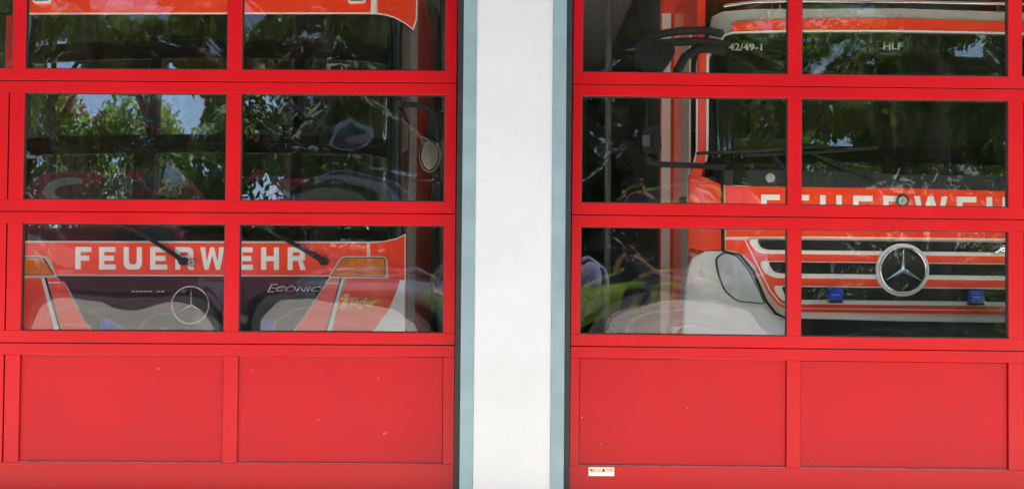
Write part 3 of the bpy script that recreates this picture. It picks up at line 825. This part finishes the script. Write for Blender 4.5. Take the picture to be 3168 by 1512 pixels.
# front panel with the word
pan = [(2243, 577), (2434, 577.5), (2786, 582.5), (3115, 591), (XF, 602), (XF, 748), (3115, 738), (2480, 731), (2246, 733)]
G('front_backing', [(2238, 570), (2800, 576), (XF, 596), (XF, 1010), (2480, 985), (2434, 982), (2400, 965), (2370, 925), (2330, 835), (2290, 785), (2243, 775)], -0.004, M['cream'], thick=0.05, step=30)
fp = G('front_panel', pan, 0.010, M['tred'], thick=0.014)
word('letter', [('F', 2353, 2411), ('E', 2443, 2501), ('U', 2535, 2602), ('E', 2637, 2697), ('R', 2730, 2796), ('W', 2825, 2928), ('E', 2957, 3017), ('H', 3049, 3115), ('R', 3150, 3216)], 602, 78, 17, 0.0112, 2353, surfR, 0.0135, M['letter'], fp)
bd = G('round_badge', circ(2786, 622, 19, 32), 0.030, M['chromed'], thick=0.016)
G('badge_disc', circ(2786, 622, 13, 28), 0.033, M['mgrey'], parent=bd, thick=0.004)
star(bd, 2786, 622, 12, surfR, 0.034, M['chrome'], 0.12)
# lower field with the three slots
fld = sl([(2246, 746.5), (2300, 746), (2480, 741), (XF, 741), (XF, 966), (2480, 964.5), (2434, 958), (2407, 944), (2376, 906), (2336, 824), (2303, 791), (2276, 780), (2246, 776)])
ff = G('grille_field', fld, 0.008, M['tred'], thick=0.014, step=30)
G('field_line', sl([(2302, 744), (2305, 744), (2345, 822), (2382, 898), (2412, 934), (2440, 948), (2480, 952), (XF, 952), (XF, 954), (2480, 954), (2440, 950.5), (2410, 937), (2379, 900), (2342, 824)]), 0.0115, M['cream'], parent=ff, thick=0.004, step=30)
slots = [
    ([(2312, 741), (XF, 741), (XF, 786), (2372, 786), (2346, 782), (2326, 767)], [(2341, 742.5), (XF, 742.5), (XF, 774), (2374, 774), (2354, 768), (2345, 756)]),
    ([(2349, 808.5), (XF, 808.5), (XF, 860), (2400, 860), (2371, 851), (2355, 833)], [(2376, 811), (XF, 811), (XF, 846), (2412, 846), (2392, 841), (2381, 826)]),
    ([(2391, 884), (XF, 884), (XF, 939.5), (2446, 939.5), (2418, 929), (2398, 906)], [(2417, 887), (XF, 887), (XF, 926), (2450, 926), (2434, 920), (2422, 905)])]
for cr_, bk in slots:
    s_ = G('grille_slat', sl(rnd(cr_, [14, 0, 0, 12, 14, 14])), 0.014, M['cream'], parent=ff, thick=0.012, step=30)
    G('grille_slot', sl(rnd(bk, [6, 0, 0, 10, 10, 8])), 0.0175, M['mesh'], parent=ff, thick=0.008, step=30)
# star
em = G('star_emblem', circ(2786.5, 834.5, 81, 64), 0.030, M['tgrey'], thick=0.03)
G('emblem_disc', circ(2786.5, 835, 67, 56), 0.034, M['black'], parent=em, thick=0.006)
ringtube('chrome_ring', 2786.5, 835, 70, 3.2, surfR, 0.036, M['chrome'], em, 64)
star(em, 2787, 835, 66, surfR, 0.040, M['chrome'], 0.075)
front_text('model_lettering', 'ACTROS', 3063, 3330, 757, 787, surfR, 0.030, M['chrome'], hlf, 0.012, bold=0.03, shear=0.3, slope=0.011)
# blue strobe lights
for cx, cy in ((2574.5, 909), (3005.5, 916)):
    q = rnd([(cx - 21, cy - 19), (cx + 21, cy - 19), (cx + 20, cy + 20), (cx - 20, cy + 20)], 6)
    f_ = G('blue_light', q, 0.075, M['lensblue'], thick=0.045)
    G('bracket', [(cx - 22, cy + 20.5), (cx + 22, cy + 20.5), (cx + 20, cy + 26), (cx - 12, cy + 27)], 0.07, M['black'], parent=f_, thick=0.055)
    G('glint_patch', [(cx - 14, cy - 1), (cx + 8, cy - 1), (cx + 8, cy + 3), (cx - 14, cy + 3)], 0.077, mat('lens_glint', (0.10, 0.22, 0.75), 0.2, coat=0.6), parent=f_, thick=0.003)  # lighter blue strip painted on the lens as a glint
# lower corner: headlamp, bumper, seam
G('front_corner', rnd([(2134, 540), (2172, 545), (2231, 571), (2232, 772), (2180, 776), (2130, 765)], [0, 0, 6, 0, 0, 0]), -0.006, M['tred'], thick=0.03, step=14)
G('bumper', [(2133, 830), (2146, 796), (2184, 777), (2232, 776), (2290, 788), (2330, 838), (2370, 932), (2400, 972), (2436, 988), (2446, 1090), (2390, 1150), (2110, 1150), (2124, 900)], -0.012, M['tgrey'], thick=0.06, step=14)
hl = rnd([(2216, 800), (2241, 783), (2278, 793), (2316, 842), (2363, 937), (2282, 929), (2243, 899), (2224, 846)], [12, 12, 16, 14, 8, 20, 22, 10])
h_ = G('headlight', hl, 0.012, M['lamp'], thick=0.03, step=14)
G('headlight_seal', offs(hl, 4.2), 0.004, M['black'], parent=h_, thick=0.02, step=14)
G('panel_seam', [(2231, 571), (2238, 571), (2242, 775), (2292, 786), (2333, 836), (2374, 930), (2402, 966), (2436, 983), (2436, 988), (2399, 972), (2368, 932), (2328, 840), (2289, 790), (2236, 780)], 0.003, M['black'], thick=0.02, step=14)
G('lower_grille', [(2434, 987), (2480, 989), (3115, 996), (XF, 1002), (XF, 1200), (2446, 1200)], 0.0, M['black'], thick=0.04)
# big mirror bracket, left-hand side of this engine in the picture
mb = rnd([(1966, 150), (1990, 116), (2060, 128), (2092, 150), (2082, 178), (2060, 214), (2000, 224), (1962, 190)], 16)
front('mirror', mb, lambda x, z: 0.62, 0, M['black'], hlf, 0.11)
for pts, r in (([(2232, 104), (2180, 95), (2100, 97), (2020, 110), (1985, 135)], .024), ([(2240, 138), (2180, 128), (2110, 130), (2050, 134)], .024),
               ([(2240, 160), (2190, 150), (2150, 155), (2118, 178), (2095, 222), (2088, 258)], .026),
               ([(1999, 215), (2000, 300), (2000, 390)], .012), ([(2000, 455), (2000, 488), (2012, 502), (2040, 508), (2140, 512), (2240, 517)], .017)):
    tube('mirror_arm', [P(x, y, .66 + .0012 * max(0, x - 2080)) for x, y in pts], r, M['black'], hlf, 10)
front('mirror', rnd([(1988, 398), (2040, 384), (2048, 460), (2036, 478), (1990, 474)], 12), lambda x, z: 0.64, 0, M['black'], hlf, 0.10)
front('mirror_clamp', rnd([(1988, 418), (2012, 418), (2012, 452), (1988, 452)], 5), lambda x, z: 0.62, 0, M['dash'], hlf, 0.04)

# ------------------------------------------------------------------ garage fittings seen between the engines
for x0, x1, y0, lab in ((-0.28, -0.02, 5.2, 'grey steel locker behind the pillar, nearest the left fire engine'), (0.02, 0.42, 5.6, 'grey steel locker between the two fire engines')):
    t = empty('locker', ((x0 + x1) / 2, y0, 0), lab, 'locker', 'steel lockers at the back of the garage')
    box('locker_body', x0, x1, y0, y0 + .5, .05, 2.1, M['shutter'], t, .005)
    box('locker_door', x0 + .015, x1 - .015, y0 - .018, y0 - .002, .1, 2.05, M['mgrey'], t, .004)
for x in (LDR - .05, RDL + .03):
    box('guide_rail', x - .02, x + .02, .08, .14, .01, 3.45, M['shutter'], st)
for x, y in ((-0.50, 1.9), (0.62, 1.4)):
    tube('hose_pipe', [(x, y, 0.01), (x, y, 4.69)], .022, M['shutter'], st)

# ------------------------------------------------------------------ what stands in front of the doors (seen mirrored in the panes)
box_k = sheet('kerb', -60, 60, -10.3, -10.0, 0.09, M['kerb'])
def leafmat(name, c1, c2):
    m = mat(name, c1, 0.55, c2=c2, vscale=1.3, detail=8, spec=0.25)
    b = m.node_tree.nodes['Principled BSDF']
    n, l = m.node_tree.nodes, m.node_tree.links
    tl = n.new('ShaderNodeBsdfTranslucent'); tl.inputs[0].default_value = (c1[0] * 1.6, c1[1] * 1.8, c1[2], 1)
    mx = n.new('ShaderNodeMixShader'); mx.inputs[0].default_value = 0.35
    l.new(b.outputs[0], mx.inputs[1]); l.new(tl.outputs[0], mx.inputs[2]); l.new(mx.outputs[0], n['Material Output'].inputs[0])
    return m
LEAF = [leafmat('leaf_mid', (0.105, 0.165, 0.030), (0.045, 0.08, 0.016)), leafmat('leaf_light', (0.17, 0.23, 0.035), (0.08, 0.125, 0.02)), leafmat('leaf_dark', (0.05, 0.095, 0.025), (0.02, 0.045, 0.015))]
def tree_mesh(kind, h, rad, n, seed):
    rg_ = random.Random(seed)
    tb = bmesh.new()
    addtube(tb, [(0, 0, -.05), (0.05, 0, h * .25), (0, .06, h * .55), (0.03, 0, h * .8)], .17 * h / 9, 10, 0, .04)
    clumps = []
    for k in range(26):
        a, zz = rg_.uniform(0, 6.28), rg_.uniform(.14, .95)
        rr_ = rad * (0.35 + 0.65 * math.sin(math.pi * min(1, zz * .9 + .12))) * rg_.uniform(.35, 1.0)
        if kind == 'street': zz = .50 + zz * .5; rr_ = rad * (.4 + .6 * math.sin(math.pi * (zz - .45) * 1.7)) * rg_.uniform(.3, 1.0)
        if kind == 'pine': rr_ = rad * (1.05 - zz) * rg_.uniform(.4, 1.0)
        cp = Vector((math.cos(a) * rr_, math.sin(a) * rr_, zz * h))
        clumps.append((cp, rg_.uniform(.55, 1.25) * rad * .36))
        if k % 2 == 0:
            b0 = Vector((0, 0, max(.2, zz * .72) * h * .85))
            addtube(tb, [b0, (b0 + cp) / 2 + Vector((0, 0, .15)), cp], .05 * h / 9, 6, 0, .012)
    cb = bmesh.new()
    for i in range(n):
        cp, cr_ = rg_.choice(clumps)
        d = Vector((rg_.gauss(0, 1), rg_.gauss(0, 1), rg_.gauss(0, .8)))
        d = d.normalized() * cr_ * rg_.uniform(.35, 1) ** .5
        p = cp + d
        s = rg_.uniform(.05, .13)
        nrm = (d.normalized() + Vector((rg_.gauss(0, .6), rg_.gauss(0, .6), rg_.gauss(.3, .6)))).normalized()
        a = nrm.orthogonal().normalized(); b = nrm.cross(a)
        r_ = rg_.uniform(0, 6.28); a, b = a * math.cos(r_) + b * math.sin(r_), b * math.cos(r_) - a * math.sin(r_)
        f = cb.faces.new([cb.verts.new(p + a * s * 1.5), cb.verts.new(p + b * s * .8), cb.verts.new(p - a * s * 1.5), cb.verts.new(p - b * s * .8)])
        f.material_index = 0 if rg_.random() < .7 else 1
    mt, mc = bpy.data.meshes.new('trunk'), bpy.data.meshes.new('crown')
    tb.to_mesh(mt); tb.free(); cb.to_mesh(mc); cb.free()
    mt.materials.append(M['wood'])
    mc.materials.append(LEAF[2] if kind == 'pine' else LEAF[0]); mc.materials.append(LEAF[0] if kind == 'pine' else LEAF[1])
    return mt, mc
KIND = [tree_mesh('broad', 9.5, 3.3, 9000, 1), tree_mesh('broad', 7.5, 2.8, 8000, 2), tree_mesh('pine', 11, 2.3, 8000, 3), tree_mesh('street', 11.5, 3.6, 34000, 4)]
SPOTS = [(-15.5, -17.5, 0, .95), (-11.0, -18.0, 0, .86), (-7.4, -17.8, 1, .98), (-19, -18, 0, 1.1), (-2.6, -17.4, 1, 1.35), (1.3, -17.8, 0, 1.15), (5.0, -17.2, 1, 1.25), (9.4, -17.0, 0, .80), (13.2, -17.6, 0, .88),
         (-4.0, -21.5, 0, 1.45), (0.4, -22.0, 0, 1.6), (4.4, -21.8, 1, 1.6), (8.0, -21.8, 0, .92), (12.6, -22.4, 0, 1.2), (18.6, -20.0, 0, 1.3), (-9, -23, 2, .9), (-14.6, -26.0, 0, 1.1),
         (-7.6, -12.0, 3, 1.2), (-3.4, -11.9, 3, 1.12), (0.6, -12.4, 3, 1.12), (3.8, -11.5, 3, 1.02), (7.6, -11.8, 3, 1.08), (11.4, -11.9, 3, 1.1), (-11.6, -12.4, 3, 1.15)]
TL = ['broad leafy tree across the road', 'smaller leafy tree across the road', 'tall dark conifer across the road', 'high-crowned street tree by the kerb']
for i, (x, y, k, s) in enumerate(SPOTS):
    t = empty('tree', (x, y, -0.02), None, 'tree', 'trees across the road', (0, 0, i * 1.9))
    t['label'] = TL[k] + ' facing the fire station doors'
    t.scale = (s, s, s)
    for nm, me in (('trunk', KIND[k][0]), ('crown', KIND[k][1])):
        o = bpy.data.objects.new(nm, me); col.objects.link(o); o.parent = t
# low hedge mass under the trees
hb = bmesh.new(); hr = random.Random(5)
for i in range(16000):
    p = Vector((hr.uniform(-24, 24), -14.6 + hr.gauss(0, .45), 0)); p.z = hr.uniform(0, 1.5 + .5 * mnoise.noise(Vector((p.x * .5, 0, 0))))
    s = hr.uniform(.05, .12)
    a = Vector((hr.gauss(0, 1), hr.gauss(0, 1), hr.gauss(0, 1))).normalized(); b = a.orthogonal().normalized()
    hb.faces.new([hb.verts.new(p + a * s * 1.4), hb.verts.new(p + b * s * .8), hb.verts.new(p - a * s * 1.4), hb.verts.new(p - b * s * .8)])
tag(link('hedge', hb, LEAF[0]), kind='stuff')
# a beige house at the left end of the road
hs = empty('house', (-13, -30, 0), 'beige rendered house with a tiled roof beyond the trees', 'house')
hw = mat('beige_render', (0.52, 0.45, 0.34), 0.9, var=.05); hr_ = mat('roof_tile', (0.28, 0.10, 0.06), 0.8, var=.2, vscale=5)
box('wall', -17, -7.5, -36, -30, 0, 5.2, hw, hs)
bm = bmesh.new()
pts = [(-17.4, -29.6, 5.2), (-7.1, -29.6, 5.2), (-7.1, -36.4, 5.2), (-17.4, -36.4, 5.2), (-15, -33, 7.6), (-9.5, -33, 7.6)]
v = [bm.verts.new(p) for p in pts]
for f in ((0, 1, 5, 4), (1, 2, 5), (2, 3, 4, 5), (3, 0, 4), (3, 2, 1, 0)): bm.faces.new([v[i] for i in f])
link('roof', bm, hr_, hs)
for x in (-15.6, -12.8, -10):
    for z in (1, 3.4):
        w_ = box('window', x - .5, x + .5, -29.99, -29.9, z, z + 1.3, M['white'], hs)
        box('pane', x - .42, x + .42, -29.899, -29.88, z + .08, z + 1.22, M['black'], w_)

def car(x, y, rot, L, Wd, H, paint, label, van=False):
    t = empty('parked_car', (x, y, 0), label, 'van' if van else 'car', None, (0, 0, rot))
    hl_ = L / 2
    if van: low = [(-hl_, .35), (-hl_, 1.0), (-hl_ * .98, H * .96), (-hl_ * .9, H), (hl_ * .38, H), (hl_ * .66, 1.08), (hl_ * .96, .92), (hl_, .62), (hl_ * .99, .35)]
    else: low = [(-hl_, .35), (-hl_ * .99, .78), (-hl_ * .92, .95), (-hl_ * .62, H * .97), (-hl_ * .3, H), (hl_ * .08, H * .97), (hl_ * .42, .96), (hl_ * .90, .80), (hl_, .6), (hl_ * .98, .35)]
    prof = rnd(low, .14, 4)
    bm = bmesh.new(); g = []
    for k, yy in enumerate((-1, -.96, -.8, .8, .96, 1)):
        ins = (.06, .02, 0, 0, .02, .06)[k]
        g.append([bm.verts.new((px * (1 - ins * .4), yy * Wd / 2 * (1 if pz < .95 else 1 - .22 * (pz - .95) / (H - .95)), pz - (ins if pz > .5 else 0))) for px, pz in prof])
    n = len(prof)
    for p, q in zip(g, g[1:]):
        for k in range(n):
            f = bm.faces.new((p[k], p[(k + 1) % n], q[(k + 1) % n], q[k])); f.smooth = True
    bm.faces.new(g[0]); bm.faces.new(g[-1][::-1])
    link('body', bm, paint, t, smooth=40, local=False)
    zt = H - .12
    for s in (-1, 1):
        ysd = s * (Wd / 2 + .004)
        if van: q = [(hl_ * .36, zt), (hl_ * .60, 1.12), (hl_ * .05, 1.12), (hl_ * .05, zt)]
        else: q = [(-hl_ * .58, zt), (hl_ * .06, zt), (hl_ * .36, 1.0), (-hl_ * .76, 1.0)]
        bm = bmesh.new()
        yy = lambda z: s * Wd / 2 * (1 - .22 * (z - .95) / (H - .95)) + s * .012
        a = [bm.verts.new((px, yy(pz), pz)) for px, pz in q]; b = [bm.verts.new((px, yy(pz) - s * .02, pz)) for px, pz in q]
        bm.faces.new(a); bm.faces.new(b[::-1])
        for k in range(4): bm.faces.new((a[k], a[(k + 1) % 4], b[(k + 1) % 4], b[k]))
        link('side_window', bm, M['cabglass'], t, local=False)
        for wx in (-hl_ * .62, hl_ * .64):
            bm = bmesh.new(); addtube(bm, [(wx, s * (Wd / 2 - .2), .32), (wx, s * (Wd / 2 - .03), .32), (wx, s * (Wd / 2 + .01), .32)], .32, 20)
            w_ = link('wheel', bm, M['tyre'], t, smooth=40, local=False)
            bm = bmesh.new(); addtube(bm, [(wx, s * (Wd / 2 - .1), .32), (wx, s * (Wd / 2 + .018), .32)], .2, 16)
            o = link('rim', bm, M['chromed'], w_, smooth=40, local=False)
        bm = bmesh.new(); addbox(bm, hl_ * .93, hl_ + .015, s * Wd * .30 - .13, s * Wd * .30 + .13, .6, .74, 0, .03)
        link('headlight', bm, M['lamp'], t, local=False)
    bm = bmesh.new()
    x0, x1 = ((hl_ * .40, hl_ * .655) if van else (hl_ * .11, hl_ * .42))
    a = [(x0 + .03, -Wd * .36, zt + .02), (x0 + .03, Wd * .36, zt + .02), (x1 + .03, Wd * .43, 1.08 if van else .99), (x1 + .03, -Wd * .43, 1.08 if van else .99)]
    lo = [bm.verts.new(p) for p in a]; hi = [bm.verts.new((p[0] + .02, p[1], p[2] + .02)) for p in a]
    bm.faces.new(lo[::-1]); bm.faces.new(hi)
    for k in range(4): bm.faces.new((lo[k], lo[(k + 1) % 4], hi[(k + 1) % 4], hi[k]))
    link('windscreen', bm, M['cabglass'], t, local=False)
    return t
maroon = mat('maroon_paint', (0.20, 0.015, 0.035), .25, coat=.7)
silver = mat('silver_paint', (0.74, 0.76, 0.80), .22, metal=.3, coat=.6)
limep = mat('lime_paint', (0.26, 0.42, 0.02), .25, coat=.6)
v_ = car(-5.4, -8.6, R(4), 4.8, 1.9, 2.1, maroon, 'maroon delivery van parked across the road from the doors', True)
bm = bmesh.new(); addbox(bm, -1.6, -.3, .955, .965, 1.25, 1.6, 0)
link('sign', bm, M['white'], v_, local=False)
car(-1.2, -9.6, R(-8), 4.3, 1.8, 1.45, silver, 'silver car parked across the road beside the maroon van')
car(1.5, -9.0, R(175), 4.2, 1.78, 1.5, limep, 'lime green car parked across the road behind the people')

# ------------------------------------------------------------------ people in front of the doors
skin = mat('skin', (0.55, 0.31, 0.22), .5)
def person(x, y, rot, H, top, bottom, hair, label, arms='camera', long_hair=False, female=False):
    """one skinned body facing +Y (towards the doors) with five-fingered hands; shirt, trousers and hair follow the body"""
    t = empty('person', (x, y, 0), label, 'person', None, (0, 0, rot))
    k = H / 1.75
    V, E, Rd = [], [], []
    def add(p, r, parent=None):
        V.append(Vector(p) * k); Rd.append(r * k)
        if parent is not None: E.append((parent, len(V) - 1))
        return len(V) - 1
    pel = add((0, 0, .95), .135)
    wa = add((0, .01, 1.10), .115, pel); ch = add((0, 0, 1.30), .135, wa); nk0 = add((0, -.01, 1.46), .075, ch)
    nk = add((0, 0, 1.53), .052, nk0); h1 = add((0, .015, 1.62), .082, nk); add((0, .012, 1.69), .072, h1)
    for s in (-1, 1):
        hip = add((s * .095, 0, .88), .095, pel); kn = add((s * .105, .02, .50), .058, hip); an = add((s * .11, -.01, .09), .042, kn); add((s * .125, .15, .035), .035, an)
        sh = add((s * .185, -.01, 1.42), .058, nk0)
        if arms == 'camera': el, hd = (s * .27, .16, 1.30), (s * .085, .27, 1.54)
        elif arms == 'hang': el, hd = (s * .24, -.01, 1.13), (s * .25, .06, .88)
        else: el, hd = (s * .25, .0, 1.13), (s * .06, .20, 1.10)
        e_ = add(el, .044, sh); w_ = add(hd, .028, e_)
        d = (Vector(hd) - Vector(el)).normalized()
        if arms == 'camera': d = Vector((-s * .3, .1, .95)).normalized()
        side = d.cross(Vector((0, 1, .2))).normalized() * s
        pm = add(Vector(hd) + d * .055, .026, w_)
        for q, ln in ((-1.5, .055), (-.5, .068), (.5, .062), (1.5, .048)):
            a = add(Vector(hd) + d * .09 + side * q * .019, .0095, pm)
            add(Vector(hd) + d * (.09 + ln) + side * q * .021 + Vector((0, .018, 0)), .0075, a)
        th = add(Vector(hd) + d * .045 - side * .042, .011, pm); add(Vector(hd) + d * .085 - side * .055, .009, th)
    me = bpy.data.meshes.new('body'); me.from_pydata([tuple(v) for v in V], E, []); me.update()
    o = bpy.data.objects.new('body', me); col.objects.link(o)
    md = o.modifiers.new('skin', 'SKIN'); md.use_smooth_shade = True
    for i, sv in enumerate(me.skin_vertices[0].data): sv.radius = (Rd[i], Rd[i] * (.78 if i in (pel, wa, ch) else 1)); sv.use_root = (i == 0)
    for i in (pel, wa, ch): me.skin_vertices[0].data[i].radius = (Rd[i] * 1.18, Rd[i] * .85)
    sub = o.modifiers.new('sub', 'SUBSURF'); sub.levels = sub.render_levels = 1
    m2 = bpy.data.meshes.new_from_object(o.evaluated_get(bpy.context.evaluated_depsgraph_get()))
    bpy.data.objects.remove(o); bpy.data.meshes.remove(me)
    m2.materials.clear()
    for q in (skin, top, bottom, M['ink']): m2.materials.append(q)
    hx = .31 if arms != 'camera' else 1
    for f in m2.polygons:
        z, ax, yy = f.center.z / k, abs(f.center.x) / k, f.center.y / k
        f.material_index = 3 if z < .075 else 2 if (z < .97 and ax < .2 and yy < .19) else 1 if (z < 1.475 and (ax < .225 or (ax < .3 and z > 1.19)) and yy < .15) else 0
        f.use_smooth = True
    m2.name = 'body'
    b = bpy.data.objects.new('body', m2); col.objects.link(b); b.parent = t
    bm = bmesh.new(); bmesh.ops.create_uvsphere(bm, u_segments=20, v_segments=14, radius=1)
    for v in list(bm.verts):
        dd = v.co.copy()
        if dd.z < -.25 and not long_hair or (dd.y > .45 and dd.z < .42): bm.verts.remove(v); continue
        z = 1.66 + dd.z * .105 if dd.z > 0 or not long_hair else 1.66 + dd.z * .22
        v.co = Vector((dd.x * .092, dd.y * .105 + .005, z)) * k
    link('hair', bm, hair, t, smooth=180, local=False)
    bm = bmesh.new()                                  # nose, ears, eyes and mouth
    for p, r in (((0, .105, 1.615), (.013, .02, .02)), ((-.083, .01, 1.625), (.012, .02, .03)), ((.083, .01, 1.625), (.012, .02, .03))):
        q = bmesh.ops.create_uvsphere(bm, u_segments=8, v_segments=6, radius=1)
        for v in q['verts']: v.co = (Vector(p) + Vector((v.co.x * r[0], v.co.y * r[1], v.co.z * r[2]))) * k
    for p, r in (((-.032, .088, 1.645), (.013, .008, .007)), ((.032, .088, 1.645), (.013, .008, .007)), ((0, .094, 1.575), (.024, .006, .006))):
        q = bmesh.ops.create_uvsphere(bm, u_segments=8, v_segments=6, radius=1)
        for v in q['verts']:
            v.co = (Vector(p) + Vector((v.co.x * r[0], v.co.y * r[1], v.co.z * r[2]))) * k
            for f in v.link_faces: f.material_index = 1
    link('face', bm, [skin, M['ink']], t, smooth=180, local=False)
    if arms == 'camera':
        bm = bmesh.new(); addbox(bm, -.06 * k, .06 * k, .27 * k, .33 * k, 1.55 * k, 1.64 * k, 0, .008)
        addtube(bm, [(0, .33 * k, 1.595 * k), (0, .39 * k, 1.595 * k)], .03 * k, 14)
        cm = bpy.data.objects.new('camera_body', bpy.data.meshes.new('camera_body')); bm.to_mesh(cm.data); bm.free()
        cm.data.materials.append(M['black']); col.objects.link(cm)
        cm.location = (x, y, 0); cm.rotation_euler = (0, 0, rot)
        tag(cm, 'black camera held up by the woman in dark clothes', 'camera')
    return t
cloth = lambda n, c: mat(n, c, .85, var=.1, vscale=9)
navy, dk = cloth('navy_cloth', (.03, .035, .07)), cloth('dark_trousers', (.02, .022, .03))
person(1.2, -5.1, R(10), 1.68, navy, dk, mat('dark_hair', (.03, .02, .015), .6), 'woman in dark clothes holding a camera up to her face', 'camera', True, True)
person(1.95, -5.3, R(18), 1.66, cloth('pink_cloth', (.62, .42, .44)), dk, mat('blond_hair', (.42, .27, .11), .6), 'blond woman in a pale pink blouse facing the doors', 'fold', True, True)
person(2.6, -5.2, R(22), 1.76, cloth('blue_cloth', (.30, .36, .62)), cloth('grey_trousers', (.16, .16, .16)), mat('black_hair', (.015, .014, .013), .6), 'dark haired man in a light blue shirt beside the blond woman', 'fold')
person(0.05, -5.7, R(-5), 1.80, cloth('lilac_cloth', (.45, .45, .75)), cloth('beige_trousers', (.26, .25, .23)), mat('brown_hair', (.09, .05, .03), .6), 'man in a lilac shirt and grey beige trousers standing with arms hanging', 'hang')
# white kerb line and cable lying on the forecourt
tag(tube('cable', [(-0.2, -3.2, .012), (.3, -3.0, .012), (.9, -2.7, .012), (1.6, -2.75, .012), (2.4, -2.6, .012), (3.0, -2.2, .012)], .012, M['white']), 'white cable snaking across the forecourt before the doors', 'cable')
